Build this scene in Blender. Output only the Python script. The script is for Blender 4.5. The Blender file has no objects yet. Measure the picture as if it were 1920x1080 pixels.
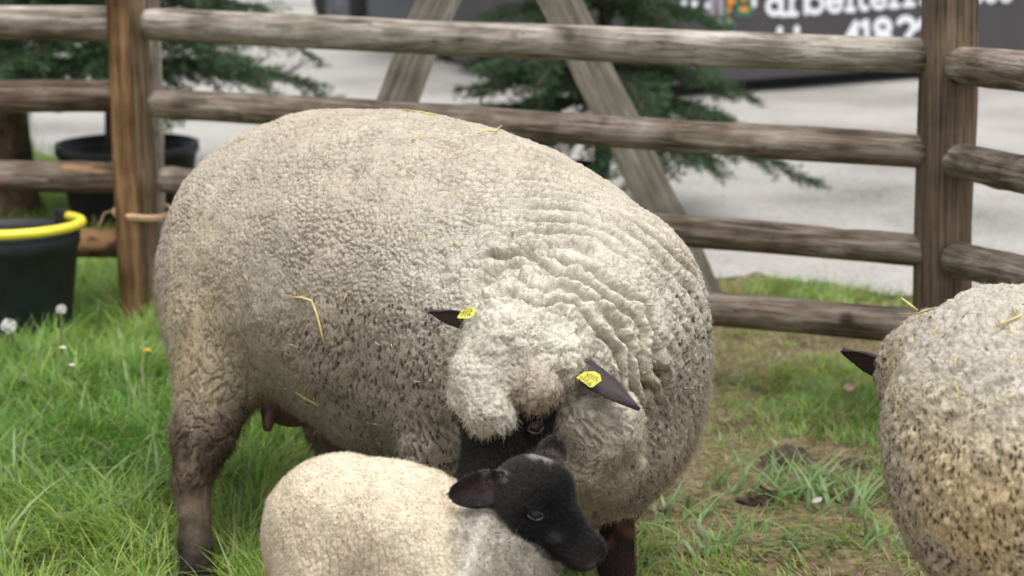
import bpy, math, random
import numpy as np
from mathutils import Vector, Matrix

random.seed(7)
rng = np.random.default_rng(11)
scene = bpy.context.scene
COL = scene.collection

# ------------------------------------------------------------------ camera
FPX = 3300.0                       # focal length in pixels of a 1920 wide frame
PITCH = math.radians(13.13)
CAMH = 1.30
SP, CP = math.sin(PITCH), math.cos(PITCH)
cam = bpy.data.cameras.new('camera')
cam.sensor_width = 36.0
cam.lens = FPX / 1920.0 * 36.0
cam.clip_end = 500.0
cam.dof.use_dof = True
cam.dof.focus_distance = 2.88
cam.dof.aperture_fstop = 3.9
camo = bpy.data.objects.new('camera', cam)
COL.objects.link(camo)
camo.location = (0, 0, CAMH)
camo.rotation_euler = (math.pi / 2 - PITCH, 0, 0)
scene.camera = camo

# ------------------------------------------------------------------ light: bright overcast
world = bpy.data.worlds.new('World')
scene.world = world
world.use_nodes = True
nt = world.node_tree
nt.nodes.clear()
sky = nt.nodes.new('ShaderNodeTexSky')
sky.sky_type = 'NISHITA'
sky.sun_disc = False
SUN_EL, SUN_ROT = math.radians(74), math.radians(150)
sky.sun_elevation = SUN_EL
sky.sun_rotation = SUN_ROT
sky.dust_density = 4.0
hs = nt.nodes.new('ShaderNodeHueSaturation')
hs.inputs['Saturation'].default_value = 0.22
bg = nt.nodes.new('ShaderNodeBackground')
bg.inputs['Strength'].default_value = 0.15
wo = nt.nodes.new('ShaderNodeOutputWorld')
nt.links.new(sky.outputs[0], hs.inputs['Color'])
nt.links.new(hs.outputs[0], bg.inputs[0])
nt.links.new(bg.outputs[0], wo.inputs[0])
sun = bpy.data.lights.new('sun', 'SUN')
sun.energy = 0.9
sun.angle = math.radians(45)
sun.color = (1.0, 0.96, 0.9)
suno = bpy.data.objects.new('sun', sun)
COL.objects.link(suno)
sd = Vector((math.sin(SUN_ROT) * math.cos(SUN_EL), math.cos(SUN_ROT) * math.cos(SUN_EL), math.sin(SUN_EL)))
suno.rotation_euler = sd.to_track_quat('Z', 'Y').to_euler()
suno.location = sd * 20

scene.view_settings.view_transform = 'Standard'
scene.view_settings.look = 'None'
scene.view_settings.gamma = 1.0
scene.view_settings.use_curve_mapping = False
scene.view_settings.exposure = 0.7
scene.cycles.use_denoising = True
scene.cycles.max_bounces = 6
scene.cycles.diffuse_bounces = 3
scene.cycles.transparent_max_bounces = 4


# ------------------------------------------------------------------ layout helpers
def W(px, py, zc):
    """a place given by its bearing in the photograph and its distance along the lens axis"""
    u = (px - 960) / FPX * zc
    v = (py - 540) / FPX * zc
    return np.array([u, zc * CP - v * SP, CAMH - zc * SP - v * CP])


def cam_vec(x, down, away):
    return np.array([x, away * CP - down * SP, -away * SP - down * CP])


def bearing(V):
    zc = V[:, 1] * CP + (CAMH - V[:, 2]) * SP
    dn = (CAMH - V[:, 2]) * CP - V[:, 1] * SP
    return 960 + FPX * V[:, 0] / zc, 540 + FPX * dn / zc


def ground_zc(py):
    return CAMH / (SP + CP * (py - 540) / FPX)


def G(px, py):
    p = W(px, py, ground_zc(py))
    return p


# ------------------------------------------------------------------ numpy noise
def _hash(ix, iy, iz, seed):
    h = (ix.astype(np.uint32) * np.uint32(374761393) + iy.astype(np.uint32) * np.uint32(668265263)
         + iz.astype(np.uint32) * np.uint32(2147483647) + np.uint32(seed * 974711 % 4294967296))
    h = (h ^ (h >> np.uint32(13))) * np.uint32(1274126177)
    h = (h ^ (h >> np.uint32(16))) * np.uint32(2246822519)
    h = h ^ (h >> np.uint32(15))
    return h


def _h01(ix, iy, iz, seed):
    return (_hash(ix, iy, iz, seed) >> np.uint32(8)).astype(np.float32) / 16777216.0


def vnoise(p, seed=0):
    p = np.asarray(p, np.float32)
    f = np.floor(p)
    i = f.astype(np.int32)
    t = p - f
    t = t * t * (3 - 2 * t)
    out = np.zeros(len(p), np.float32)
    for dx in (0, 1):
        wx = t[:, 0] if dx else 1 - t[:, 0]
        for dy in (0, 1):
            wy = t[:, 1] if dy else 1 - t[:, 1]
            for dz in (0, 1):
                wz = t[:, 2] if dz else 1 - t[:, 2]
                out += wx * wy * wz * _h01(i[:, 0] + dx, i[:, 1] + dy, i[:, 2] + dz, seed)
    return out * 2 - 1


def fbm(p, seed=0, octaves=3):
    a, s, out = 1.0, 1.0, 0.0
    for o in range(octaves):
        out = out + a * vnoise(np.asarray(p) * s, seed + o * 17)
        s *= 2.03
        a *= 0.5
    return out


def voronoi(p, seed=0):
    p = np.asarray(p, np.float32)
    i = np.floor(p).astype(np.int32)
    fr = p - i
    n = len(p)
    f1 = np.full(n, 81.0, np.float32)
    f2 = np.full(n, 81.0, np.float32)
    hid = np.zeros(n, np.uint32)
    k1 = np.float32(1 / 1023.0)
    for dx in (-1, 0, 1):
        for dy in (-1, 0, 1):
            for dz in (-1, 0, 1):
                # cells that lie too far off in this corner still matter little: skip the eight outermost
                if dx and dy and dz:
                    continue
                h = _hash(i[:, 0] + dx, i[:, 1] + dy, i[:, 2] + dz, seed)
                d = (fr[:, 0] - dx - (h & np.uint32(1023)) * k1) ** 2
                d += (fr[:, 1] - dy - ((h >> np.uint32(10)) & np.uint32(1023)) * k1) ** 2
                d += (fr[:, 2] - dz - ((h >> np.uint32(20)) & np.uint32(1023)) * k1) ** 2
                d = d.astype(np.float32)
                near = d < f1
                f2 = np.minimum(f2, np.maximum(f1, d))
                f1 = np.minimum(f1, d)
                hid[near] = h[near]
    cid = ((hid * np.uint32(2654435761)) >> np.uint32(8)).astype(np.float32) / 16777216.0
    return np.sqrt(f1), np.sqrt(f2), cid


def sstep(a, b, x):
    t = np.clip((x - a) / (b - a), 0, 1)
    return t * t * (3 - 2 * t)


def lerp(a, b, t):
    return a + (b - a) * t


def mixc(c, col, t):
    return c * (1 - t[:, None]) + np.asarray(col, np.float32)[None, :] * t[:, None]


# ------------------------------------------------------------------ object helpers
def mesh_obj(name, verts, faces, mat=None, parent=None, smooth=True, cols=None, loc=None):
    me = bpy.data.meshes.new(name)
    verts = np.asarray(verts, np.float32)
    if isinstance(faces, np.ndarray):
        n, k = faces.shape
        me.vertices.add(len(verts))
        me.vertices.foreach_set('co', verts.ravel())
        me.loops.add(n * k)
        me.loops.foreach_set('vertex_index', faces.astype(np.int32).ravel())
        me.polygons.add(n)
        me.polygons.foreach_set('loop_start', np.arange(0, n * k, k, dtype=np.int32))
        me.update(calc_edges=True)
    else:
        me.from_pydata([tuple(map(float, v)) for v in verts], [], [tuple(map(int, f)) for f in faces])
    if smooth:
        me.polygons.foreach_set('use_smooth', np.ones(len(me.polygons), bool))
    if cols is not None:
        a = me.attributes.new('Col', 'FLOAT_COLOR', 'POINT')
        c = np.ones((len(verts), 4), np.float32)
        c[:, :3] = cols
        a.data.foreach_set('color', c.ravel())
    if mat is not None:
        me.materials.append(mat)
    me.validate()
    o = bpy.data.objects.new(name, me)
    COL.objects.link(o)
    if loc is not None:
        o.location = loc
    if parent is not None:
        o.parent = parent
    return o


def empty(name, loc=(0, 0, 0), rz=0.0):
    o = bpy.data.objects.new(name, None)
    COL.objects.link(o)
    o.location = loc
    o.rotation_euler = (0, 0, rz)
    o.empty_display_size = 0.1
    return o


def tag(o, label=None, cat=None, group=None, kind=None):
    if label:
        o['label'] = label
    if cat:
        o['category'] = cat
    if group:
        o['group'] = group
    if kind:
        o['kind'] = kind
    return o


def keep_world(child, parent):
    """parent whose transform is location only: shift the child's mesh so it stays where it was modelled"""
    child.parent = parent
    child.matrix_parent_inverse = Matrix.Translation(parent.location).inverted()


class MB:
    """collects simple shapes into one mesh"""
    def __init__(self):
        self.v, self.f = [], []

    def add(self, vs, fs):
        o = len(self.v)
        self.v += [tuple(map(float, v)) for v in vs]
        self.f += [tuple(i + o for i in f) for f in fs]
        return self

    def box(self, c, s, rot=None, bev=0.0):
        x, y, z = s[0] / 2, s[1] / 2, s[2] / 2
        if bev <= 0:
            vs = [(-x, -y, -z), (x, -y, -z), (x, y, -z), (-x, y, -z), (-x, -y, z), (x, -y, z), (x, y, z), (-x, y, z)]
            fs = [(0, 3, 2, 1), (4, 5, 6, 7), (0, 1, 5, 4), (1, 2, 6, 5), (2, 3, 7, 6), (3, 0, 4, 7)]
        else:
            b = bev
            ring = [(-x + b, -y), (x - b, -y), (x, -y + b), (x, y - b), (x - b, y), (-x + b, y), (-x, y - b), (-x, -y + b)]
            vs = [(p[0], p[1], -z) for p in ring] + [(p[0], p[1], z) for p in ring]
            fs = [tuple(range(7, -1, -1)), tuple(range(8, 16))] + [(i, (i + 1) % 8, 8 + (i + 1) % 8, 8 + i) for i in range(8)]
        if rot is not None:
            vs = [rot @ Vector(v) for v in vs]
        self.add([(v[0] + c[0], v[1] + c[1], v[2] + c[2]) for v in vs], fs)
        return self

    def tube(self, pts, rad, n=8, closed_ends=True):
        pts = [Vector(p) for p in pts]
        rs = rad if hasattr(rad, '__len__') else [rad] * len(pts)
        vs, fs = [], []
        up = Vector((0, 0, 1))
        for i, p in enumerate(pts):
            d = (pts[min(i + 1, len(pts) - 1)] - pts[max(i - 1, 0)]).normalized()
            a = d.cross(up)
            if a.length < 0.05:
                a = d.cross(Vector((0, 1, 0)))
            a.normalize()
            b = a.cross(d)
            for k in range(n):
                t = 2 * math.pi * k / n
                vs.append(p + (a * math.cos(t) + b * math.sin(t)) * rs[i])
        for i in range(len(pts) - 1):
            for k in range(n):
                fs.append((i * n + k, i * n + (k + 1) % n, (i + 1) * n + (k + 1) % n, (i + 1) * n + k))
        if closed_ends:
            fs.append(tuple(range(n - 1, -1, -1)))
            fs.append(tuple((len(pts) - 1) * n + k for k in range(n)))
        self.add(vs, fs)
        return self

    def lathe(self, prof, n=40, c=(0, 0, 0)):
        vs, fs = [], []
        for (r, z) in prof:
            for k in range(n):
                t = 2 * math.pi * k / n
                vs.append((c[0] + r * math.cos(t), c[1] + r * math.sin(t), c[2] + z))
        for i in range(len(prof) - 1):
            for k in range(n):
                fs.append((i * n + k, i * n + (k + 1) % n, (i + 1) * n + (k + 1) % n, (i + 1) * n + k))
        self.add(vs, fs)
        return self

    def build(self, name, mat, parent=None, smooth=False, loc=None):
        return mesh_obj(name, self.v, self.f, mat, parent, smooth, loc=loc)


# ------------------------------------------------------------------ materials
def new_mat(name):
    m = bpy.data.materials.new(name)
    m.use_nodes = True
    n = m.node_tree.nodes
    return m, n, m.node_tree.links, n['Principled BSDF']


def plain(name, col, rough=0.6, var=0.12, scale=12.0, bump=0.1, metal=0.0):
    m, n, l, b = new_mat(name)
    tc = n.new('ShaderNodeTexCoord')
    no = n.new('ShaderNodeTexNoise')
    no.inputs['Scale'].default_value = scale
    no.inputs['Detail'].default_value = 6
    l.new(tc.outputs['Object'], no.inputs['Vector'])
    r = n.new('ShaderNodeValToRGB')
    r.color_ramp.elements[0].position = 0.3
    r.color_ramp.elements[1].position = 0.7
    r.color_ramp.elements[0].color = tuple(max(0, c * (1 - var)) for c in col) + (1,)
    r.color_ramp.elements[1].color = tuple(min(1, c * (1 + var)) for c in col) + (1,)
    l.new(no.outputs['Fac'], r.inputs['Fac'])
    l.new(r.outputs[0], b.inputs['Base Color'])
    b.inputs['Roughness'].default_value = rough
    b.inputs['Metallic'].default_value = metal
    if bump > 0:
        bp = n.new('ShaderNodeBump')
        bp.inputs['Strength'].default_value = bump
        bp.inputs['Distance'].default_value = 0.01
        l.new(no.outputs['Fac'], bp.inputs['Height'])
        l.new(bp.outputs[0], b.inputs['Normal'])
    return m


def attr_mat(name, rough=0.8, spec=0.15, trans=0.0, sheen=0.0, bump_scale=0.0, bump=0.0, vary=0.0):
    m, n, l, b = new_mat(name)
    a = n.new('ShaderNodeAttribute')
    a.attribute_name = 'Col'
    src = a.outputs['Color']
    if bump_scale > 0:
        g = n.new('ShaderNodeNewGeometry')
        no = n.new('ShaderNodeTexNoise')
        no.inputs['Scale'].default_value = bump_scale
        no.inputs['Detail'].default_value = 3
        l.new(g.outputs['Position'], no.inputs['Vector'])
        if bump > 0:
            bp = n.new('ShaderNodeBump')
            bp.inputs['Strength'].default_value = bump
            bp.inputs['Distance'].default_value = 0.004
            l.new(no.outputs['Fac'], bp.inputs['Height'])
            l.new(bp.outputs[0], b.inputs['Normal'])
        if vary > 0:
            mr = n.new('ShaderNodeMapRange')
            mr.inputs['From Min'].default_value = 0.3
            mr.inputs['From Max'].default_value = 0.7
            mr.inputs['To Min'].default_value = 1 - vary
            mr.inputs['To Max'].default_value = 1 + vary
            l.new(no.outputs['Fac'], mr.inputs['Value'])
            mu = n.new('ShaderNodeMix')
            mu.data_type = 'RGBA'
            mu.blend_type = 'MULTIPLY'
            mu.inputs[0].default_value = 1.0
            l.new(src, mu.inputs[6])
            l.new(mr.outputs[0], mu.inputs[7])
            src = mu.outputs[2]
    l.new(src, b.inputs['Base Color'])
    b.inputs['Roughness'].default_value = rough
    b.inputs['Specular IOR Level'].default_value = spec
    if sheen > 0:
        b.inputs['Sheen Weight'].default_value = sheen
        b.inputs['Sheen Roughness'].default_value = 0.5
    if trans > 0:
        tr = n.new('ShaderNodeBsdfTranslucent')
        l.new(src, tr.inputs['Color'])
        mx = n.new('ShaderNodeMixShader')
        mx.inputs[0].default_value = trans
        l.new(b.outputs[0], mx.inputs[1])
        l.new(tr.outputs[0], mx.inputs[2])
        l.new(mx.outputs[0], n['Material Output'].inputs['Surface'])
    return m


def wood_mat(name, stops, grain=(1.6, 22.0, 22.0), patch=None, rough=0.85, bump=0.35):
    """weathered wood: fibres along the object's own X, knots, blotches; stops are (position, colour)"""
    m, n, l, b = new_mat(name)
    tc = n.new('ShaderNodeTexCoord')
    oi = n.new('ShaderNodeObjectInfo')
    ad = n.new('ShaderNodeVectorMath')
    ad.operation = 'ADD'
    mul = n.new('ShaderNodeVectorMath')
    mul.operation = 'SCALE'
    mul.inputs[0].default_value = (13.0, 7.0, 5.0)
    l.new(oi.outputs['Random'], mul.inputs['Scale'])
    l.new(tc.outputs['Object'], ad.inputs[0])
    l.new(mul.outputs[0], ad.inputs[1])
    mp = n.new('ShaderNodeMapping')
    mp.inputs['Scale'].default_value = grain
    l.new(ad.outputs[0], mp.inputs['Vector'])
    g = n.new('ShaderNodeTexNoise')
    g.inputs['Scale'].default_value = 3.0
    g.inputs['Detail'].default_value = 9
    g.inputs['Roughness'].default_value = 0.65
    g.inputs['Distortion'].default_value = 0.9
    l.new(mp.outputs[0], g.inputs['Vector'])
    big = n.new('ShaderNodeTexNoise')
    big.inputs['Scale'].default_value = 7.0
    big.inputs['Detail'].default_value = 4
    l.new(ad.outputs[0], big.inputs['Vector'])
    mix = n.new('ShaderNodeMix')
    mix.data_type = 'FLOAT'
    mix.inputs[0].default_value = 0.4
    l.new(g.outputs['Fac'], mix.inputs[2])
    l.new(big.outputs['Fac'], mix.inputs[3])
    r = n.new('ShaderNodeValToRGB')
    stops = [(0.5 + (p_ - 0.5) * 0.6, c_) for p_, c_ in stops]
    els = r.color_ramp.elements
    els[0].position, els[0].color = stops[0][0], stops[0][1] + (1,)
    els[1].position, els[1].color = stops[-1][0], stops[-1][1] + (1,)
    for p, c in stops[1:-1]:
        e = els.new(p)
        e.color = c + (1,)
    l.new(mix.outputs[0], r.inputs['Fac'])
    src = r.outputs[0]
    # drying cracks along the fibres
    cm = n.new('ShaderNodeMapping')
    cm.inputs['Scale'].default_value = (grain[0] * 1.1, grain[1] * 1.6, grain[2] * 1.6)
    l.new(ad.outputs[0], cm.inputs['Vector'])
    cn = n.new('ShaderNodeTexNoise')
    cn.inputs['Scale'].default_value = 2.4
    cn.inputs['Detail'].default_value = 3
    cn.inputs['Distortion'].default_value = 0.5
    l.new(cm.outputs[0], cn.inputs['Vector'])
    ca = n.new('ShaderNodeMath'); ca.operation = 'SUBTRACT'; ca.inputs[1].default_value = 0.5
    l.new(cn.outputs['Fac'], ca.inputs[0])
    cb_ = n.new('ShaderNodeMath'); cb_.operation = 'ABSOLUTE'
    l.new(ca.outputs[0], cb_.inputs[0])
    cr = n.new('ShaderNodeMapRange')
    cr.inputs['From Min'].default_value = 0.004
    cr.inputs['From Max'].default_value = 0.022
    cr.inputs['To Min'].default_value = 0.8
    cr.inputs['To Max'].default_value = 0.0
    l.new(cb_.outputs[0], cr.inputs['Value'])
    cgate = n.new('ShaderNodeMath'); cgate.operation = 'MULTIPLY'
    cgr = n.new('ShaderNodeMapRange'); cgr.inputs['From Min'].default_value = 0.42; cgr.inputs['From Max'].default_value = 0.6
    l.new(big.outputs['Fac'], cgr.inputs['Value'])
    l.new(cgr.outputs[0], cgate.inputs[0]); l.new(cr.outputs[0], cgate.inputs[1])
    cx = n.new('ShaderNodeMix'); cx.data_type = 'RGBA'
    l.new(cgate.outputs[0], cx.inputs[0]); l.new(src, cx.inputs[6])
    cx.inputs[7].default_value = tuple(c * 0.5 for c in stops[0][1]) + (1,)
    src = cx.outputs[2]
    # knots
    kv = n.new('ShaderNodeTexVoronoi')
    kv.inputs['Scale'].default_value = 5.0
    l.new(ad.outputs[0], kv.inputs['Vector'])
    kr = n.new('ShaderNodeMapRange')
    kr.inputs['From Min'].default_value = 0.05
    kr.inputs['From Max'].default_value = 0.13
    kr.inputs['To Min'].default_value = 0.75
    kr.inputs['To Max'].default_value = 0.0
    l.new(kv.outputs['Distance'], kr.inputs['Value'])
    kx = n.new('ShaderNodeMix')
    kx.data_type = 'RGBA'
    l.new(kr.outputs[0], kx.inputs[0])
    l.new(src, kx.inputs[6])
    kx.inputs[7].default_value = tuple(c * 0.35 for c in stops[0][1]) + (1,)
    src = kx.outputs[2]
    if patch:
        pn = n.new('ShaderNodeTexNoise')
        pn.inputs['Scale'].default_value = 4.5
        pn.inputs['Detail'].default_value = 5
        pm = n.new('ShaderNodeMapping')
        pm.inputs['Scale'].default_value = (1.0, 2.2, 2.2)
        pm.inputs['Location'].default_value = (4.2, 1.1, 9.0)
        l.new(ad.outputs[0], pm.inputs['Vector'])
        l.new(pm.outputs[0], pn.inputs['Vector'])
        pr = n.new('ShaderNodeMapRange')
        pr.inputs['From Min'].default_value = patch[1]
        pr.inputs['From Max'].default_value = patch[1] + 0.06
        l.new(pn.outputs['Fac'], pr.inputs['Value'])
        px = n.new('ShaderNodeMix')
        px.data_type = 'RGBA'
        l.new(pr.outputs[0], px.inputs[0])
        l.new(src, px.inputs[6])
        px.inputs[7].default_value = patch[0] + (1,)
        src = px.outputs[2]
    l.new(src, b.inputs['Base Color'])
    b.inputs['Roughness'].default_value = rough
    b.inputs['Specular IOR Level'].default_value = 0.2
    bp = n.new('ShaderNodeBump')
    bp.inputs['Strength'].default_value = bump
    bp.inputs['Distance'].default_value = 0.012
    l.new(mix.outputs[0], bp.inputs['Height'])
    l.new(bp.outputs[0], b.inputs['Normal'])
    return m


M_RAIL = wood_mat('grey rail', [(0.30, (0.070, 0.056, 0.043)), (0.43, (0.20, 0.17, 0.135)), (0.55, (0.355, 0.315, 0.265)), (0.72, (0.56, 0.515, 0.455))])
M_RAIL_B = wood_mat('brown rail', [(0.30, (0.056, 0.042, 0.031)), (0.45, (0.155, 0.119, 0.088)), (0.58, (0.275, 0.228, 0.182)), (0.75, (0.47, 0.42, 0.36))])
M_BARK = wood_mat('bark rail', [(0.30, (0.036, 0.023, 0.015)), (0.45, (0.10, 0.068, 0.046)), (0.6, (0.20, 0.152, 0.115)), (0.75, (0.338, 0.288, 0.250))], patch=((0.36, 0.21, 0.10), 0.53))
M_POST_B = wood_mat('brown post', [(0.30, (0.054, 0.032, 0.018)), (0.45, (0.162, 0.089, 0.041)), (0.58, (0.284, 0.169, 0.081)), (0.75, (0.378, 0.243, 0.135))], grain=(0.8, 26, 26))
M_POST_T = wood_mat('tan post', [(0.30, (0.062, 0.045, 0.030)), (0.45, (0.188, 0.131, 0.081)), (0.58, (0.288, 0.213, 0.138)), (0.75, (0.388, 0.312, 0.225))], grain=(0.8, 26, 26))
M_POST_R = wood_mat('right post', [(0.28, (0.046, 0.034, 0.026)), (0.45, (0.130, 0.096, 0.065)), (0.58, (0.202, 0.150, 0.098)), (0.75, (0.286, 0.234, 0.176))], grain=(0.7, 30, 30))
M_BOARD = wood_mat('trestle board', [(0.28, (0.090, 0.078, 0.062)), (0.45, (0.180, 0.160, 0.130)), (0.58, (0.270, 0.245, 0.200)), (0.75, (0.380, 0.350, 0.300))], grain=(1.0, 20, 20))

# ------------------------------------------------------------------ ground and pavement
def ground_mesh():
    xs = np.concatenate([[-150, -60, -25, -10], np.linspace(-5, 5, 180), [10, 25, 60, 150]])
    ys = np.concatenate([[-40, -10, 0, 1], np.linspace(1.6, 9.5, 150), [12, 20, 50, 150]])
    X, Y = np.meshgrid(xs, ys, indexing='ij')
    P = np.stack([X.ravel(), Y.ravel(), np.zeros(X.size)], 1)
    near = (np.abs(P[:, 0]) < 5) & (P[:, 1] > 1.5) & (P[:, 1] < 9.5)
    h = fbm(P * np.array([1.6, 1.6, 0]) + 3, 3, 3) * 0.014 + fbm(P * np.array([11, 11, 0]), 9, 2) * 0.007 - 0.006
    P[:, 2] = np.where(near, h, -0.012)
    nx, ny = len(xs), len(ys)
    i, j = np.meshgrid(np.arange(nx - 1), np.arange(ny - 1), indexing='ij')
    a = (i * ny + j).ravel()
    return P, np.stack([a, a + ny, a + ny + 1, a + 1], 1)


def ground_material():
    m, n, l, b = new_mat('soil and turf')
    g = n.new('ShaderNodeNewGeometry')
    n1 = n.new('ShaderNodeTexNoise'); n1.inputs['Scale'].default_value = 2.6; n1.inputs['Detail'].default_value = 8; n1.inputs['Roughness'].default_value = 0.62
    n2 = n.new('ShaderNodeTexNoise'); n2.inputs['Scale'].default_value = 60; n2.inputs['Detail'].default_value = 6
    l.new(g.outputs['Position'], n1.inputs['Vector']); l.new(g.outputs['Position'], n2.inputs['Vector'])
    r1 = n.new('ShaderNodeValToRGB')
    r1.color_ramp.elements[0].position = 0.36; r1.color_ramp.elements[0].color = (0.085, 0.060, 0.040, 1)
    r1.color_ramp.elements[1].position = 0.66; r1.color_ramp.elements[1].color = (0.105, 0.115, 0.045, 1)
    e = r1.color_ramp.elements.new(0.5); e.color = (0.20, 0.15, 0.095, 1)
    l.new(n1.outputs['Fac'], r1.inputs['Fac'])
    mr = n.new('ShaderNodeMapRange'); mr.inputs['From Min'].default_value = 0.3; mr.inputs['From Max'].default_value = 0.7; mr.inputs['To Min'].default_value = 0.5; mr.inputs['To Max'].default_value = 1.6
    l.new(n2.outputs['Fac'], mr.inputs['Value'])
    mu = n.new('ShaderNodeMix'); mu.data_type = 'RGBA'; mu.blend_type = 'MULTIPLY'; mu.inputs[0].default_value = 1
    l.new(r1.outputs[0], mu.inputs[6]); l.new(mr.outputs[0], mu.inputs[7])
    l.new(mu.outputs[2], b.inputs['Base Color'])
    b.inputs['Roughness'].default_value = 0.95
    b.inputs['Specular IOR Level'].default_value = 0.1
    bp = n.new('ShaderNodeBump'); bp.inputs['Strength'].default_value = 0.8; bp.inputs['Distance'].default_value = 0.02
    l.new(n2.outputs['Fac'], bp.inputs['Height']); l.new(bp.outputs[0], b.inputs['Normal'])
    return m


gv, gf = ground_mesh()
tag(mesh_obj('ground', gv, gf, ground_material()), kind='structure')

# edge of the paved yard, from behind the left pot to behind the right post
PE = [(-14, 11.5), (-2.55, 8.75), (-0.9, 7.1), (0.6, 5.78), (1.3, 5.5), (2.2, 5.1), (6.0, 4.2), (40, -2)]


def pave_y(x):
    xs = [p[0] for p in PE]
    ys = [p[1] for p in PE]
    return np.interp(x, xs, ys)


def pavement():
    xs = np.concatenate([[-60, -25, -14, -8], np.linspace(-5, 5, 140), [8, 14, 40]])
    rows = [0.0, 0.05, 0.3, 1, 3, 6, 12, 30, 90]
    P, F = [], []
    for i, x in enumerate(xs):
        e = float(np.interp(x, [p[0] for p in PE], [p[1] for p in PE]))
        e += 0.05 * math.sin(x * 9.1) + 0.03 * math.sin(x * 23.7 + 1)
        for r in rows:
            P.append((x, e + r, 0.0 if r == 0 else 0.016))
    nr = len(rows)
    for i in range(len(xs) - 1):
        for j in range(nr - 1):
            a = i * nr + j
            F.append((a, a + nr, a + nr + 1, a + 1))
    m, n, l, b = new_mat('worn light asphalt')
    g = n.new('ShaderNodeNewGeometry')
    n1 = n.new('ShaderNodeTexNoise'); n1.inputs['Scale'].default_value = 0.9; n1.inputs['Detail'].default_value = 6
    n2 = n.new('ShaderNodeTexNoise'); n2.inputs['Scale'].default_value = 90; n2.inputs['Detail'].default_value = 4
    l.new(g.outputs['Position'], n1.inputs['Vector']); l.new(g.outputs['Position'], n2.inputs['Vector'])
    ad = n.new('ShaderNodeMath'); ad.operation = 'ADD'
    mm = n.new('ShaderNodeMath'); mm.operation = 'MULTIPLY'; mm.inputs[1].default_value = 0.8
    l.new(n2.outputs['Fac'], mm.inputs[0]); l.new(n1.outputs['Fac'], ad.inputs[0]); l.new(mm.outputs[0], ad.inputs[1])
    r = n.new('ShaderNodeValToRGB')
    r.color_ramp.elements[0].position = 0.6; r.color_ramp.elements[0].color = (0.125, 0.117, 0.106, 1)
    r.color_ramp.elements[1].position = 1.15 if False else 1.0; r.color_ramp.elements[1].color = (0.41, 0.392, 0.365, 1)
    l.new(ad.outputs[0], r.inputs['Fac']); l.new(r.outputs[0], b.inputs['Base Color'])
    b.inputs['Roughness'].default_value = 0.9
    bp = n.new('ShaderNodeBump'); bp.inputs['Strength'].default_value = 0.5; bp.inputs['Distance'].default_value = 0.01
    l.new(n2.outputs['Fac'], bp.inputs['Height']); l.new(bp.outputs[0], b.inputs['Normal'])
    tag(mesh_obj('pavement', P, F, m), kind='structure')


pavement()

# ------------------------------------------------------------------ fence
Lb, Rb = G(268, 588), G(1772, 782)          # feet of the two posts


def on_plane(px, py, a, b):
    """where the bearing (px, py) meets the upright plane through ground points a and b"""
    d = W(px, py, 1.0) - np.array([0, 0, CAMH])
    nrm = np.array([-(b[1] - a[1]), b[0] - a[0], 0.0])
    t = np.dot(a - np.array([0, 0, CAMH]), nrm) / np.dot(d, nrm)
    return np.array([0, 0, CAMH]) + d * t


def rail(name, p0, p1, r0, r1, mat, parent, seed, sag=0.0):
    p0, p1 = np.array(p0, float), np.array(p1, float)
    L = np.linalg.norm(p1 - p0)
    nx, nt_ = max(10, int(L / 0.02)), 28
    t = np.linspace(0, 1, nx)
    th = np.linspace(0, 2 * np.pi, nt_, endpoint=False)
    T, TH = np.meshgrid(t, th, indexing='ij')
    base = lerp(r0, r1, T)
    q = np.stack([T.ravel() * L * 3 + seed * 9, np.cos(TH).ravel() * 1.2, np.sin(TH).ravel() * 1.2], 1)
    r = base.ravel() * (1 + 0.055 * fbm(q, seed, 3) + 0.025 * vnoise(q * np.array([1.5, 9, 9]), seed + 3))
    # dents where knots sat
    for k in range(int(L * 3)):
        kt, ka = rng.random(), rng.random() * 2 * np.pi
        dd = ((T.ravel() - kt) * L / 0.035) ** 2 + ((np.angle(np.exp(1j * (TH.ravel() - ka)))) / 0.5) ** 2
        r += 0.004 * rng.choice([-1, 1]) * np.exp(-dd)
    r = r * np.where((T.ravel() < 0.001) | (T.ravel() > 0.999), 0.93, 1)
    bend = sag * np.sin(np.pi * T.ravel()) + 0.006 * vnoise(np.stack([T.ravel() * L * 1.3 + seed, 0 * r, 0 * r], 1), seed + 8)
    bend_y = 0.008 * vnoise(np.stack([T.ravel() * L * 1.1 + seed, 0 * r + 5, 0 * r], 1), seed + 9)
    V = np.stack([T.ravel() * L, r * np.cos(TH.ravel()) + bend_y, r * np.sin(TH.ravel()) - bend], 1)
    fs = []
    for i in range(nx - 1):
        for k in range(nt_):
            fs.append((i * nt_ + k, i * nt_ + (k + 1) % nt_, (i + 1) * nt_ + (k + 1) % nt_, (i + 1) * nt_ + k))
    fs.append(tuple(range(nt_ - 1, -1, -1)))
    fs.append(tuple((nx - 1) * nt_ + k for k in range(nt_)))
    o = mesh_obj(name, V, [tuple(reversed(f)) for f in fs], mat)
    d = Vector(p1 - p0).normalized()
    z = Vector((0, 0, 1))
    y = z.cross(d).normalized()
    z2 = d.cross(y)
    M = Matrix((d, y, z2)).transposed().to_4x4()
    M.translation = Vector(p0) - parent.location
    o.parent = parent
    o.matrix_local = M
    return o


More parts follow.
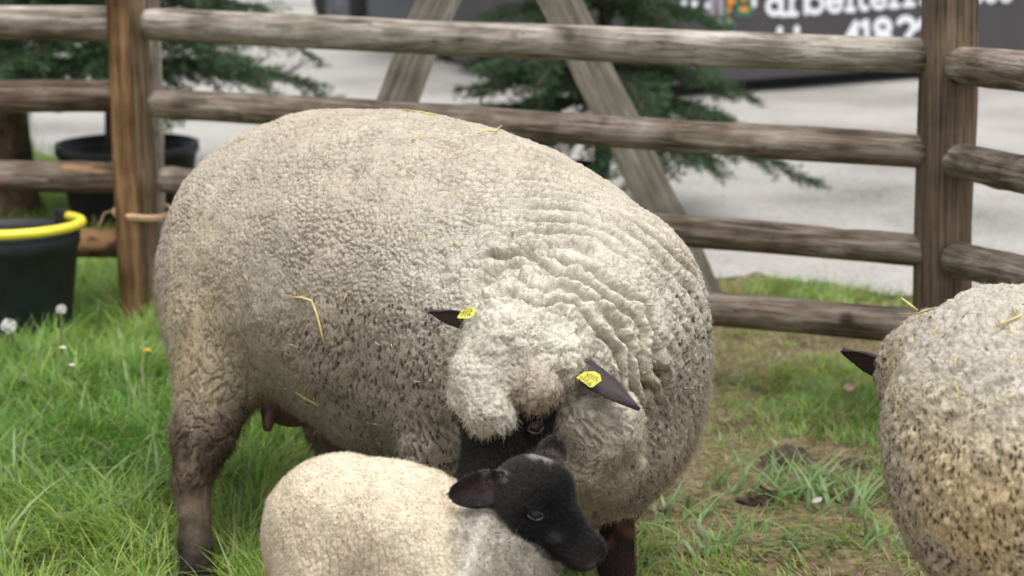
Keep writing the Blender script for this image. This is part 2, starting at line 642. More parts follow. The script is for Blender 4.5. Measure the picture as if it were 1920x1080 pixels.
def post(name, base, top, w, d, yaw, mat, parent, seed, chamf=0.012):
    """split squared post; local X runs up the post so that the grain follows it"""
    base, top = Vector(base), Vector(top)
    L = (top - base).length
    nx = int(L / 0.03)
    ring = []
    cs = [(-w / 2, -d / 2), (w / 2, -d / 2), (w / 2, d / 2), (-w / 2, d / 2)]
    for i in range(4):
        a, b_ = cs[i], cs[(i + 1) % 4]
        for s in (0.0, 0.08, 0.3, 0.5, 0.7, 0.92):
            ring.append((a[0] + (b_[0] - a[0]) * s, a[1] + (b_[1] - a[1]) * s, s == 0.0))
    n = len(ring)
    V = []
    for i in range(nx + 1):
        for (a, b_, corner) in ring:
            k = 0.88 if corner else 1.0
            V.append((i * L / nx, a * k, b_ * k))
    V = np.array(V)
    nz = fbm(V * np.array([1.5, 18, 18]) + seed * 3.3, seed, 3) * 0.007 + vnoise(V * np.array([4, 60, 60]) + seed, seed + 1) * 0.003
    dirs = V.copy(); dirs[:, 0] = 0
    dirs /= np.linalg.norm(dirs, axis=1)[:, None]
    V = V + dirs * nz[:, None]
    fs = []
    for i in range(nx):
        for k in range(n):
            fs.append((i * n + k, i * n + (k + 1) % n, (i + 1) * n + (k + 1) % n, (i + 1) * n + k))
    fs.append(tuple(range(n - 1, -1, -1)))
    fs.append(tuple(nx * n + k for k in range(n)))
    o = mesh_obj(name, V, fs, mat)
    o.parent = parent
    x = (top - base).normalized()
    y = Vector((math.cos(yaw), math.sin(yaw), 0))
    y = (y - x * y.dot(x)).normalized()
    z = x.cross(y)
    M = Matrix((x, y, z)).transposed().to_4x4()
    M.translation = base - parent.location
    o.matrix_local = M
    return o


fence = empty('wooden_fence', Vector(Lb))
tag(fence, 'weathered paddock fence of round log rails between squared posts, behind the sheep', 'fence')
f_dir = math.atan2(Rb[1] - Lb[1], Rb[0] - Lb[0])


def px_w(px0, px1, zc):
    return (px1 - px0) / FPX * zc


# posts (top runs out of the frame)
def post_px(pb, pt, zc, w, d, yaw, mat, seed, h=1.25):
    """foot at pixel pb, passing pixel pt further up, at about distance zc"""
    foot = np.array([0.0, (zc - CAMH * SP) / CP, 0.0])
    b0 = on_plane(pb[0], pb[1], foot, foot + np.array([1.0, 0, 0])); t0 = on_plane(pt[0], pt[1], foot, foot + np.array([1.0, 0, 0]))
    k = (b0[2] + 0.25) / (t0[2] - b0[2])
    lo = b0 - (t0 - b0) * k
    up = b0 + (t0 - b0) * ((h - b0[2]) / (t0[2] - b0[2]))
    return post('post', lo, up, w, d, yaw, mat, fence, seed)


zL, zR = ground_zc(588), ground_zc(782)
post_px((249, 560), (222, 20), zL - 0.06, 0.062, 0.10, 0.12, M_POST_B, 1)
post_px((283, 560), (257, 20), zL + 0.0, 0.055, 0.085, 0.05, M_POST_T, 2)
post_px((296, 560), (283, 20), zL + 0.075, 0.05, 0.06, 0.3, M_RAIL, 3)
post_px((1768, 560), (1777, 20), zR, 0.112, 0.112, math.radians(3), M_POST_R, 4)
# rails of the middle panel
mid = [((276, 43), (1745, 104), 0.047, 0.0445), ((292, 190), (1745, 283), 0.043, 0.042), ((306, 340), (1745, 470), 0.042, 0.041), ((330, 478), (1745, 618), 0.042, 0.044)]
a_, b_ = Lb + np.array([0, -0.02, 0]), Rb
for k, (p, q, r0, r1) in enumerate(mid):
    rail('rail', on_plane(p[0], p[1], a_, b_), on_plane(q[0], q[1], a_, b_), r0, r1, M_RAIL if k == 0 else M_RAIL_B, fence, 20 + k, sag=0.004)
# left panel
La = Lb + np.array([-3.0, 0.0, 0])
for k, (p, q, r0) in enumerate([((-260, 36), (236, 42), 0.05), ((-260, 179), (240, 184), 0.0485), ((-260, 322), (245, 329), 0.047), ((-260, 452), (250, 457), 0.0455)]):
    rail('rail', on_plane(p[0], p[1], La, Lb), on_plane(q[0], q[1], La, Lb), r0, r0, [M_RAIL, M_BARK, M_BARK, M_BARK][k], fence, 30 + k)
# right panel, turning towards the camera
Rc = W(1920, 700, 3.93); Rc[2] = 0
for k, (p, q, r0) in enumerate([((1789, 120), (2100, 152), 0.0445), ((1790, 303), (2100, 362), 0.042), ((1795, 486), (2100, 556), 0.043), ((1795, 640), (2100, 745), 0.043)]):
    rail('rail', on_plane(p[0], p[1], Rb - 0.03 * (Rb - Lb) / np.linalg.norm(Rb - Lb), Rc), on_plane(q[0], q[1], Rb, Rc), r0, r0 * 1.02, M_RAIL_B, fence, 40 + k)

# ------------------------------------------------------------------ animals: distance fields and surface nets
def d_cone(P, a, b, ra, rb):
    ab = (b - a).astype(P.dtype)
    q = P - a.astype(P.dtype)
    t = np.clip(q @ (ab / max(np.dot(ab, ab), 1e-9)), 0, 1)
    x = q[:, 0] - t * ab[0]
    y = q[:, 1] - t * ab[1]
    z = q[:, 2] - t * ab[2]
    return np.sqrt(x * x + y * y + z * z) - (P.dtype.type(ra) + P.dtype.type(rb - ra) * t)


def d_ell(P, c, R, r):
    q = (P - c.astype(P.dtype)) @ R.T.astype(P.dtype)          # R rows: local axes
    r = np.asarray(r, P.dtype)
    k0 = np.sqrt(((q / r) ** 2).sum(1))
    k1 = np.sqrt(((q / (r * r)) ** 2).sum(1))
    return k0 * (k0 - 1) / np.maximum(k1, 1e-6)


def smin(a, b, k):
    h = np.maximum(k - np.abs(a - b), 0) / k
    return np.minimum(a, b) - h * h * k * 0.25


class Beast:
    def __init__(self):
        self.prims = []      # (fn, k, layer) layer 0 wool, 1 short black hair
        self.cuts = []

    def cone(self, a, b, ra, rb, k=0.06, layer=0):
        a, b = np.asarray(a, float), np.asarray(b, float)
        self.prims.append((lambda P: d_cone(P, a, b, ra, rb), k, layer))

    def ball(self, c, r, k=0.06, layer=0):
        c = np.asarray(c, float)
        self.prims.append((lambda P: d_cone(P, c, c, r, r), k, layer))

    def ell(self, c, R, r, k=0.05, layer=0):
        c, R, r = np.asarray(c, float), np.asarray(R, float), np.asarray(r, float)
        self.prims.append((lambda P: d_ell(P, c, R, r), k, layer))

    def cut(self, fn, k):
        self.cuts.append((fn, k))

    def layers(self, P):
        out = [np.full(len(P), 9.0), np.full(len(P), 9.0)]
        for fn, k, ly in self.prims:
            out[ly] = smin(out[ly], fn(P), k)
        return out

    def sdf(self, P):
        d = None
        for fn, k, ly in self.prims:
            e = fn(P)
            d = e if d is None else smin(d, e, k)
        for fn, k in self.cuts:
            d = -smin(-d, fn(P), k)
        return d

    def normals(self, P, e=0.002):
        g = np.zeros_like(P)
        for k in ((1, -1, -1), (-1, -1, 1), (-1, 1, -1), (1, 1, 1)):
            k = np.array(k, P.dtype)
            g += k * self.sdf(P + k * P.dtype.type(e))[:, None]
        return g / np.maximum(np.linalg.norm(g, axis=1), 1e-9)[:, None]

    def mesh(self, lo, hi, h, subdiv=1):
        lo, hi = np.asarray(lo, float), np.asarray(hi, float)
        B = 5
        n = (np.ceil((hi - lo) / (h * B)).astype(int)) * B
        nb = n // B
        # coarse pass
        ax = [lo[i] + (np.arange(nb[i]) + 0.5) * h * B for i in range(3)]
        C = np.stack(np.meshgrid(*ax, indexing='ij'), -1).reshape(-1, 3)
        dc = self.sdf(C.astype(np.float32)).reshape(nb)
        act = np.abs(dc) < h * B * 1.3
        D = np.repeat(np.repeat(np.repeat(np.where(dc < 0, -1.0, 1.0), B, 0), B, 1), B, 2).astype(np.float32)
        A = np.repeat(np.repeat(np.repeat(act, B, 0), B, 1), B, 2)
        idx = np.argwhere(A)
        vals = np.empty(len(idx), np.float32)
        for s in range(0, len(idx), 400000):
            vals[s:s + 400000] = self.sdf((lo + idx[s:s + 400000] * h).astype(np.float32))
        D[idx[:, 0], idx[:, 1], idx[:, 2]] = vals
        S = D < 0
        c = sum(S[dx:n[0] - 1 + dx, dy:n[1] - 1 + dy, dz:n[2] - 1 + dz].astype(np.int8) for dx in (0, 1) for dy in (0, 1) for dz in (0, 1))
        cells = np.argwhere((c > 0) & (c < 8))
        vid = np.full(np.array(n) - 1, -1, np.int64)
        vid[cells[:, 0], cells[:, 1], cells[:, 2]] = np.arange(len(cells))
        acc = np.zeros((len(cells), 3)); cnt = np.zeros(len(cells))
        corners = [(dx, dy, dz) for dx in (0, 1) for dy in (0, 1) for dz in (0, 1)]
        for a in corners:
            for axis in range(3):
                if a[axis]:
                    continue
                b = list(a); b[axis] = 1
                da = D[cells[:, 0] + a[0], cells[:, 1] + a[1], cells[:, 2] + a[2]]
                db = D[cells[:, 0] + b[0], cells[:, 1] + b[1], cells[:, 2] + b[2]]
                m = (da < 0) != (db < 0)
                t = np.where(m, da / np.where(m, da - db, 1), 0)
                p = np.tile(np.array(a, float), (len(cells), 1)); p[:, axis] = t
                acc += p * m[:, None]; cnt += m
        V = lo + (cells + acc / np.maximum(cnt, 1)[:, None]) * h
        quads = []
        for axis in range(3):
            o1, o2 = [(1, 2), (2, 0), (0, 1)][axis]
            sl = [slice(1, n[i] - 1) for i in range(3)]
            s0 = S[sl[0], sl[1], sl[2]]
            sh = list(sl); sh[axis] = slice(2, n[axis])
            s1 = S[sh[0], sh[1], sh[2]]
            e = np.argwhere(s0 != s1) + 1
            flip = S[e[:, 0], e[:, 1], e[:, 2]]
            q = []
            for (u, w) in ((0, 0), (-1, 0), (-1, -1), (0, -1)):
                k = e.copy(); k[:, o1] += u; k[:, o2] += w
                k = np.clip(k, 0, np.array(n) - 2)
                q.append(vid[k[:, 0], k[:, 1], k[:, 2]])
            q = np.stack(q, 1)
            q[~flip] = q[~flip][:, ::-1]
            quads.append(q)
        F = np.concatenate(quads)
        F = F[(F >= 0).all(1)]
        V = V.astype(np.float32)
        for _ in range(2):
            N0 = self.normals(V, 0.003)
            V = V - N0 * np.clip(self.sdf(V), -h, h)[:, None]
        for _ in range(subdiv):
            E = np.sort(np.concatenate([F[:, [0, 1]], F[:, [1, 2]], F[:, [2, 3]], F[:, [3, 0]]]), 1)
            key = E[:, 0] * np.int64(len(V)) + E[:, 1]
            u, inv = np.unique(key, return_inverse=True)
            ev = np.stack([u // len(V), u % len(V)], 1)
            nF = len(F)
            m = [inv[i * nF:(i + 1) * nF] + len(V) for i in range(4)]
            cvi = np.arange(nF) + len(V) + len(ev)
            V2 = np.concatenate([V, V[ev].mean(1), V[F].mean(1)])
            N0 = np.concatenate([N0, N0[ev].mean(1), N0[F].mean(1)])
            N0 /= np.maximum(np.linalg.norm(N0, axis=1), 1e-9)[:, None]
            F = np.concatenate([np.stack([F[:, i], m[i], cvi, m[(i + 3) % 4]], 1) for i in range(4)])
            V = V2
        V = V.astype(np.float32)
        V = V - N0 * np.clip(self.sdf(V), -h, h)[:, None].astype(np.float32)
        return V.astype(np.float64), F, N0.astype(np.float64)


def hair(name, V, F, N, cols, count, length, mat, parent, seed, lean=0.5, curl=0.35, radius=0.00032, weight=None, clump=0.0, npts=5, down=(0, 0, -1)):
    """short fibres rooted on the surface, each a curve that takes the colour of its root"""
    r = np.random.default_rng(seed)
    if weight is not None:
        w = weight[F].mean(1)
        w = w / w.sum()
        fi = r.choice(len(F), count, p=w)
    else:
        fi = r.integers(0, len(F), count)
    a, b = r.random(count)[:, None], r.random(count)[:, None]
    q = F[fi]

    def bil(A):
        return (A[q[:, 0]] * (1 - a) + A[q[:, 1]] * a) * (1 - b) + (A[q[:, 3]] * (1 - a) + A[q[:, 2]] * a) * b
    P, Nn, C = bil(V), bil(N), bil(cols)
    ln = (length if np.isscalar(length) else length[q].mean(1)) * (0.6 + 0.8 * r.random(count))
    d = Nn + lean * np.asarray(down)[None, :] + curl * r.normal(size=(count, 3))
    if clump > 0:
        f = np.stack([vnoise(P * 70 + 7 * i, 60 + i) for i in range(3)], 1)
        d = d + clump * f
    d -= Nn * np.minimum((d * Nn).sum(1), 0)[:, None]
    d /= np.linalg.norm(d, axis=1)[:, None]
    side = np.cross(d, r.normal(size=(count, 3)))
    side /= np.maximum(np.linalg.norm(side, axis=1), 1e-6)[:, None]
    pts = np.zeros((count, npts, 3), np.float32)
    ph = r.random(count) * 6.28
    for k in range(npts):
        t = k / (npts - 1)
        pts[:, k] = P - Nn * 0.001 + d * (ln * t)[:, None] + side * (np.sin(ph + t * 5.0) - np.sin(ph))[:, None] * (ln * 0.16)[:, None] + np.asarray(down)[None, :] * (lean * 0.5 * ln * t * t)[:, None]
    cu = bpy.data.hair_curves.new(name)
    cu.add_curves([npts] * count)
    cu.position_data.foreach_set('vector', pts.reshape(-1))
    ra = cu.attributes.get('radius') or cu.attributes.new('radius', 'FLOAT', 'POINT')
    rr = np.tile(np.linspace(1.0, 0.35, npts), count) * radius
    ra.data.foreach_set('value', rr.astype(np.float32))
    ca = cu.attributes.new('Col', 'FLOAT_COLOR', 'CURVE')
    cc = np.ones((count, 4), np.float32)
    cc[:, :3] = C * (0.85 + 0.3 * r.random((count, 1)))
    ca.data.foreach_set('color', cc.ravel())
    cu.materials.append(mat)
    o = bpy.data.objects.new(name, cu)
    COL.objects.link(o)
    keep_world(o, parent)
    return o


M_WOOL = attr_mat('wool skin', rough=0.95, spec=0.05, bump_scale=420, bump=0.4, vary=0.2)
M_FIBRE = attr_mat('wool fibre', rough=0.7, spec=0.1, trans=0.35)
M_BLACKHAIR = attr_mat('dark hair', rough=0.36, spec=0.5)
M_EAR = attr_mat('ear skin', rough=0.6, spec=0.3, bump_scale=300, bump=0.3, vary=0.2)


def frame_from(f, l):
    f = f / np.linalg.norm(f)
    l = l - f * np.dot(f, l)
    l = l / np.linalg.norm(l)
    u = np.cross(f, l)
    return f, l, u


def make_ear(name, base, tip, facing, width, cup, parent, inner, outer, mat=M_EAR, curl=0.0, droop=0.0, blunt=0.0):
    """leaf shaped cupped ear; facing is the way its hollow looks"""
    base, tip, facing = (np.asarray(x, float) for x in (base, tip, facing))
    x = tip - base
    L = np.linalg.norm(x); x /= L
    z = facing - x * np.dot(facing, x); z /= np.linalg.norm(z)
    y = np.cross(z, x)
    nu, nv = 22, 15
    V, C = [], []
    for side in (0, 1):
        for i in range(nu):
            t = i / (nu - 1)
            w = width * 0.5 * (math.sin(math.pi * min(1, (t * 0.93 + 0.07)) ** 0.8) ** 0.75 * (1 - 0.25 * t) + 0.18 * (1 - t))
            if blunt > 0:
                w = lerp(w, width * 0.5 * math.sqrt(max(0.0, 1 - ((t - 0.5) / 0.52) ** 2)), blunt)
            if t > 0.97:
                w *= 0.5
            for j in range(nv):
                s = j / (nv - 1) * 2 - 1
                depth = cup * width * (1 - s * s) * (1 - 0.6 * t)
                off = 0.0 if side == 0 else 0.0045 * (1 - abs(s) ** 3) * (1 - 0.5 * t) + 0.0012
                p = base + x * (L * t) + y * (w * s) - z * (depth + off) + z * curl * t * t * L + np.array([0, 0, -1.0]) * droop * t * t * L
                V.append(p)
                k = (1 - abs(s)) * (1 - t * 0.7)
                C.append(np.array(inner) * k + np.array(outer) * (1 - k) if side == 0 else np.array(outer))
    fs = []
    n = nu * nv
    for side in (0, 1):
        for i in range(nu - 1):
            for j in range(nv - 1):
                a = side * n + i * nv + j
                q = (a, a + 1, a + nv + 1, a + nv)
                fs.append(q if side == 0 else q[::-1])
    for i in range(nu - 1):
        for j in (0, nv - 1):
            a, b = i * nv + j, (i + 1) * nv + j
            fs.append((a, b, b + n, a + n) if j == 0 else (b, a, a + n, b + n))
    for j in range(nv - 1):
        a = (nu - 1) * nv + j
        fs.append((a, a + 1, a + 1 + n, a + n))
    V = np.array(V)
    V = V + 0.0012 * np.stack([fbm(V * 90 + 5 * i, 70 + i, 2) for i in range(3)], 1)
    o = mesh_obj(name, V, fs, mat, cols=np.array(C))
    keep_world(o, parent)
    return o, V, fs


def make_eye(parent, c, r, out, fwd, iris=(0.05, 0.03, 0.015), lid_col=(0.03, 0.026, 0.026)):
    m, n, l, b = new_mat('eyeball')
    b.inputs['Base Color'].default_value = iris + (1,)
    b.inputs['Roughness'].default_value = 0.12
    b.inputs['Specular IOR Level'].default_value = 0.35
    V, F = [], []
    nu, nv = 20, 12
    for i in range(nv + 1):
        a = math.pi * i / nv
        for k in range(nu):
            t = 2 * math.pi * k / nu
            V.append(c + r * np.array([math.sin(a) * math.cos(t), math.sin(a) * math.sin(t), math.cos(a)]))
    for i in range(nv):
        for k in range(nu):
            F.append((i * nu + k, (i + 1) * nu + k, (i + 1) * nu + (k + 1) % nu, i * nu + (k + 1) % nu))
    o = mesh_obj('eye', V, F, m)
    keep_world(o, parent)
    # lids: two rims round the eye
    out = out / np.linalg.norm(out)
    fx = fwd - out * np.dot(fwd, out); fx /= np.linalg.norm(fx)
    fy = np.cross(out, fx)
    mb = MB()
    pts = []
    for k in range(25):
        t = 2 * math.pi * k / 24
        yy = math.sin(t) * (0.62 if math.sin(t) > 0 else 0.55)
        pts.append(c + fx * math.cos(t) * r * 1.12 + fy * yy * r * 1.02 + out * r * (0.72 - 0.25 * math.cos(t) ** 2))
    up_d = np.cross(out, fx) * (1 if np.dot(np.cross(out, fx), np.array([0, 0, 1.0])) > 0 else -1)
    hi = [p for p in pts if np.dot(p - c, up_d) >= -0.1 * r]
    hi.sort(key=lambda p: np.dot(p - c, fx))
    lo_ = [p for p in pts if np.dot(p - c, up_d) <= 0.1 * r]
    lo_.sort(key=lambda p: np.dot(p - c, fx))
    for q_, colr, rr in ((hi, tuple(x * 0.4 for x in lid_col), 0.2), (lo_, lid_col, 0.14)):
        lid = MB().tube(q_, r * rr, 6, True).build('eyelid', plain('eyelid skin', colr, 0.45, 0.3, 200, 0.2), smooth=True)
        keep_world(lid, parent)
    return o


def head_prims(b, poll, f, l, u, L, layer=1, k=0.03, slim=1.0):
    def pt(a, s, h):
        return poll + f * (a * L) + l * (s * L) + u * (h * L)
    b.ball(pt(0.20, 0, -0.07), 0.29 * L, 0.02, layer)
    b.cone(pt(0.30, 0, -0.06), pt(0.84, 0, -0.13), 0.245 * L * slim, 0.135 * L, k, layer)
    b.cone(pt(0.22, 0, -0.26), pt(0.80, 0, -0.235), 0.155 * L, 0.085 * L, k, layer)
    b.ell(pt(0.9, 0, -0.12), np.stack([f, l, u]), np.array([0.11, 0.115, 0.095]) * L, 0.02, layer)
    b.ell(pt(0.86, 0, -0.245), np.stack([f, l, u]), np.array([0.10, 0.085, 0.06]) * L, 0.012, layer)
    for s in (-1, 1):
        b.ball(pt(0.33, s * 0.165, 0.06), 0.085 * L, 0.03, layer)         # brow
        b.ball(pt(0.36, s * 0.13, -0.22), 0.15 * L, 0.04, layer)          # cheek
        b.ball(pt(0.94, s * 0.065, -0.10), 0.05 * L, 0.015, layer)        # nostril wing
        c = pt(0.995, s * 0.062, -0.115)
        b.cut(lambda P, c=c: d_ell(P, c, np.stack([f * 0.7 + l * s * 0.7, l * 0.7 - f * s * 0.7, u]), np.array([0.045, 0.016, 0.03]) * L), 0.004)
        e = pt(0.39, s * 0.262, -0.005)
        b.cut(lambda P, e=e: np.sqrt(((P - e) ** 2).sum(1)) - 0.055 * L, 0.012)
    # mouth line
    m0, m1 = pt(0.62, 0, -0.215), pt(1.05, 0, -0.20)
    b.cut(lambda P: np.maximum(np.abs((P - m0) @ u - ((P - m0) @ f) * 0.02) - 0.006 * L, 0.0) + np.maximum(0.55 * L - (P - poll) @ f, 0) + np.maximum(0.055 * L - np.sqrt(((P - (m0 + f * np.clip((P - m0) @ f, 0, 0.36 * L)[:, None])) ** 2).sum(1)), 0), 0.004)
    return pt


def tri_fac(V):
    return V


def wool_colour_specks(V, scale, thr, seed, stretch=(1, 1, 0.6)):
    f1, f2, cid = voronoi(V * scale * np.array(stretch), seed)
    return sstep(0.40, 0.26, f1) * (cid > thr)


# ---- ewe
def build_ewe():
    b = Beast()
    A, A2 = W(562, 470, 3.60), W(486, 552, 3.52)
    Bm, C = W(775, 528, 3.38), W(1012, 648, 3.12)
    b.cone(A, Bm, 0.268, 0.290, 0.12)
    b.ball(W(650, 476, 3.52), 0.262, 0.1)
    b.cone(Bm, C, 0.290, 0.300, 0.12)
    b.ball(A2, 0.166, 0.12)
    b.ball(W(930, 530, 3.25), 0.245, 0.12)
    b.ball(W(800, 640, 3.26), 0.175, 0.10)
    b.ball(W(1080, 760, 3.02), 0.165, 0.12)               # breast
    # hind leg, near side
    b.cone(W(424, 640, 3.44), W(380, 812, 3.38), 0.112, 0.056, 0.06)
    b.cone(W(380, 812, 3.38), W(362, 895, 3.375), 0.056, 0.037, 0.04)
    b.cone(W(362, 895, 3.375), W(364, 960, 3.365), 0.031, 0.0235, 0.03, 1)
    b.cone(W(364, 960, 3.365), W(367, 1020, 3.36), 0.0235, 0.026, 0.03, 1)
    b.cone(W(366, 1020, 3.36), W(368, 1056, 3.345), 0.029, 0.028, 0.02, 1)
    b.cone(W(369, 1058, 3.34), W(372, 1076, 3.325), 0.030, 0.034, 0.01, 1)
    # hind leg, far side
    b.cone(W(610, 640, 3.78), W(634, 800, 3.74), 0.14, 0.06, 0.08)
    b.cone(W(634, 800, 3.74), W(640, 860, 3.72), 0.06, 0.036, 0.04, 1)
    b.cone(W(640, 860, 3.72), W(646, 948, 3.70), 0.036, 0.034, 0.03, 1)
    # fore leg, near side
    b.cone(W(862, 680, 3.06), W(832, 840, 2.985), 0.105, 0.056, 0.035)
    b.cone(W(832, 840, 2.985), W(830, 985, 2.99), 0.054, 0.038, 0.03)
    b.cone(W(830, 985, 2.99), W(830, 1222, 3.0), 0.036, 0.032, 0.03, 1)
    # fore leg, other side
    b.cone(W(1140, 850, 3.06), W(1157, 945, 3.02), 0.07, 0.033, 0.03)
    b.cone(W(1157, 940, 3.02), W(1158, 1060, 3.0), 0.029, 0.027, 0.02, 1)
    b.cone(W(1158, 1060, 3.0), W(1158, 1220, 3.0), 0.027, 0.032, 0.02, 1)
    # neck and head wool
    b.cone(W(1128, 590, 3.0), W(1085, 640, 2.88), 0.19, 0.15, 0.04)
    poll = W(985, 652, 2.73)
    f, l, u = frame_from(cam_vec(-0.29, 0.82, -0.44), cam_vec(0.9, 0.42, -0.05))
    b.cone(W(1085, 640, 2.88), W(990, 640, 2.755), 0.145, 0.102, 0.05)
    # face
    head_prims(b, poll, f, l, u, 0.255, 1, 0.03)
    b.ball(W(935, 690, 2.675), 0.062, 0.035)
    b.ball(W(895, 725, 2.655), 0.043, 0.03)
    b.ball(W(905, 768, 2.625), 0.036, 0.018)
    b.ball(W(873, 750, 2.65), 0.026, 0.018)
    b.ball(W(940, 785, 2.625), 0.020, 0.014)
    b.ball(W(900, 800, 2.625), 0.016, 0.012)
    b.ball(W(955, 640, 2.66), 0.05, 0.02)
    b.ball(W(1040, 670, 2.68), 0.045, 0.02)
    b.ball(W(1008, 728, 2.632), 0.036, 0.012)              # brown curl over the eye
    b.cone(W(1098, 775, 2.735), W(1132, 798, 2.755), 0.048, 0.058, 0.014)
    b.cone(W(1095, 855, 2.79), W(1125, 855, 2.83), 0.05, 0.065, 0.03)
    lo, hi = W(1020, 560, 3.2) - 0.0, None
    lo = np.array([-0.75, 2.35, -0.02]); hi = np.array([0.45, 4.1, 0.98])
    V, F, N = b.mesh(lo, hi, 0.0054)
    dw, db = b.layers(V)
    black = sstep(-0.004, 0.006, dw - db + 0.004 * fbm(V * 60, 5, 2))
    # face stays dark only in front of the cap; lower legs darken gradually
    hd = V - poll
    hf, hl, hu = hd @ f, hd @ l, hd @ u
    wool = 1 - black
    headd = np.linalg.norm(V - W(1000, 650, 2.76), axis=1)
    z = V[:, 2]
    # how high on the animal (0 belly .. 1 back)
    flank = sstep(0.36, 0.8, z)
    neckw = sstep(0.50, 0.20, headd)
    capw = sstep(0.20, 0.13, headd)
    leg = sstep(0.40, 0.22, z)
    # coordinates for the locks: stretched downwards on the flanks
    warp = np.stack([fbm(V * 9 + 11 * i, 31 + i, 2) for i in range(3)], 1) * 0.02
    st = lerp(0.55, 1.0, flank)[:, None]
    Q = (V + warp) * np.concatenate([np.ones((len(V), 2)), st], 1)
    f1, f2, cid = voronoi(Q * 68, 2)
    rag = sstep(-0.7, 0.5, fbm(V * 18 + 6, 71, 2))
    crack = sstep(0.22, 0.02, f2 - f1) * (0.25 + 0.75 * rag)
    g1, g2, gid = voronoi(Q * 165 + 4, 3)
    fine = sstep(0.30, 0.02, g2 - g1)
    G1, G2, Gid = voronoi((V + warp * 1.5) * 26 + 1, 4)
    big = sstep(0.07, 0.0, G2 - G1) * sstep(-0.2, 0.5, fbm(V * 6 + 1, 72, 2))
    # folds round the neck: shells about the muzzle, uneven and broken
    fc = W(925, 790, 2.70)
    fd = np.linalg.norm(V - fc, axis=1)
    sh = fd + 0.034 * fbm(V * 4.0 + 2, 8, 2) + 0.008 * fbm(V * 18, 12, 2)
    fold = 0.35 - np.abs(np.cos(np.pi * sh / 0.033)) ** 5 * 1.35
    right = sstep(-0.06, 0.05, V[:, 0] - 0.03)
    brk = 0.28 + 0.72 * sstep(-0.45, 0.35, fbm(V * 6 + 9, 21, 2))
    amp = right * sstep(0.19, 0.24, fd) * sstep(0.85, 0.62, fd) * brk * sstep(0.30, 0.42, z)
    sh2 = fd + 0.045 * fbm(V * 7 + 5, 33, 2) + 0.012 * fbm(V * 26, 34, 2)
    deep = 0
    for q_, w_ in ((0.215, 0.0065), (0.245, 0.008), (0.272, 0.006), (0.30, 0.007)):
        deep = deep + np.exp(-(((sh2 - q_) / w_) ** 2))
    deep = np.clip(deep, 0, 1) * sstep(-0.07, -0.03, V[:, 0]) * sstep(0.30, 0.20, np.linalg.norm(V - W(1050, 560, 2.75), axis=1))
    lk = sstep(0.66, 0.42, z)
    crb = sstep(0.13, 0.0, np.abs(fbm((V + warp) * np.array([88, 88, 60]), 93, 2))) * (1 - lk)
    disp = wool * (-0.0030 * crb - (0.0032 * crack) * (1 - 0.65 * lk) * (1 - 0.6 * np.maximum(amp, capw)) - 0.0008 * fine - 0.003 * big * flank
                   + 0.0110 * fold * amp - 0.020 * deep
                   + 0.005 * fbm(V * 10, 41, 2) + 0.010 * fbm(V * 3.7 + 8, 43, 1) + 0.0016 * fbm(V * 60, 42, 2))
    lkn = np.abs(fbm((V + warp * 1.6) * np.array([92, 92, 27]), 77, 2))
    groove = sstep(0.22, 0.0, lkn)
    disp += wool * lk * (0.003 - 0.0065 * groove + 0.004 * fbm(V * np.array([26, 26, 12]), 78, 2))
    # curls of the cap
    cc = voronoi((V + warp * 0.6) * 48, 91)
    crimp = np.abs(fbm((V + warp) * 75, 92, 2))
    disp += wool * np.maximum(capw, 0.4 * neckw) * (0.011 * (0.45 - cc[0]) - 0.005 * sstep(0.2, 0.0, crimp))
    disp += black * (0.0008 * fbm(V * 120, 6, 2) + 0.0035 * (z < 0.28) * fbm(V * np.array([60, 60, 22]), 58, 2))
    V = V + N * disp[:, None]
    # colour of the wool, with some shade painted low down and in its creases
    n1 = fbm(V * 3.5, 51, 3); n2 = fbm(V * 30, 52, 2)
    c = np.tile(np.array([0.49, 0.44, 0.355], np.float32), (len(V), 1))
    c = mixc(c, (0.40, 0.352, 0.277), np.clip(sstep(0.76, 0.46, z + 0.1 * n1), 0, 1) * 0.95 * (1 - 0.6 * right))  # darker towards the belly: dirt, plus painted shade below the top light
    c = mixc(c, (0.54, 0.512, 0.43), np.clip(neckw * 0.9 * sstep(0.42, 0.6, z + 0.05 * n1), 0, 1))
    c = mixc(c, (0.68, 0.65, 0.54), capw * 0.75)
    c = mixc(c, (0.20, 0.16, 0.115), lk * groove * 0.6 * (1 - 0.6 * right))  # shade painted between the hanging locks
    # yellowed breech, dusty barrel
    br = sstep(0.35, 0.12, np.linalg.norm(V - W(330, 620, 3.5), axis=1))
    c = mixc(c, (0.47, 0.37, 0.22), br * 0.75 * np.clip(0.7 + n1, 0, 1))
    c = mixc(c, (0.42, 0.35, 0.27), sstep(0.2, 0.7, n1) * 0.25 * (1 - neckw))
    c = c * (1 + 0.10 * (cid - 0.5) + 0.10 * n2)[:, None]
    c = mixc(c, (0.20, 0.15, 0.11), np.clip(crack * (0.48 - 0.35 * lk) + 0.28 * crb + big * flank * 0.2, 0, 0.75) * (1 - 0.5 * capw))  # cracks and crimp darkened: dirt together with painted crevice shade
    c = mixc(c, (0.34, 0.28, 0.21), np.clip(amp * np.clip(-fold, 0, 1) * 0.5 + deep * 0.5, 0, 1))  # shade painted into the valleys of the neck folds
    # dirt specks low on the shoulder, forearm and breast
    sp_m = np.clip(sstep(0.36, 0.12, np.linalg.norm((V - W(830, 710, 3.04)) * np.array([1, 1, 0.9]), axis=1)) * 1.2 * sstep(0.66, 0.54, z)
                   + 1.0 * sstep(0.30, 0.10, np.linalg.norm(V - W(1270, 760, 3.0), axis=1))
                   + 0.5 * sstep(0.5, 0.3, z) * sstep(0.6, 0.2, np.linalg.norm(V - W(700, 700, 3.1), axis=1)), 0, 1)
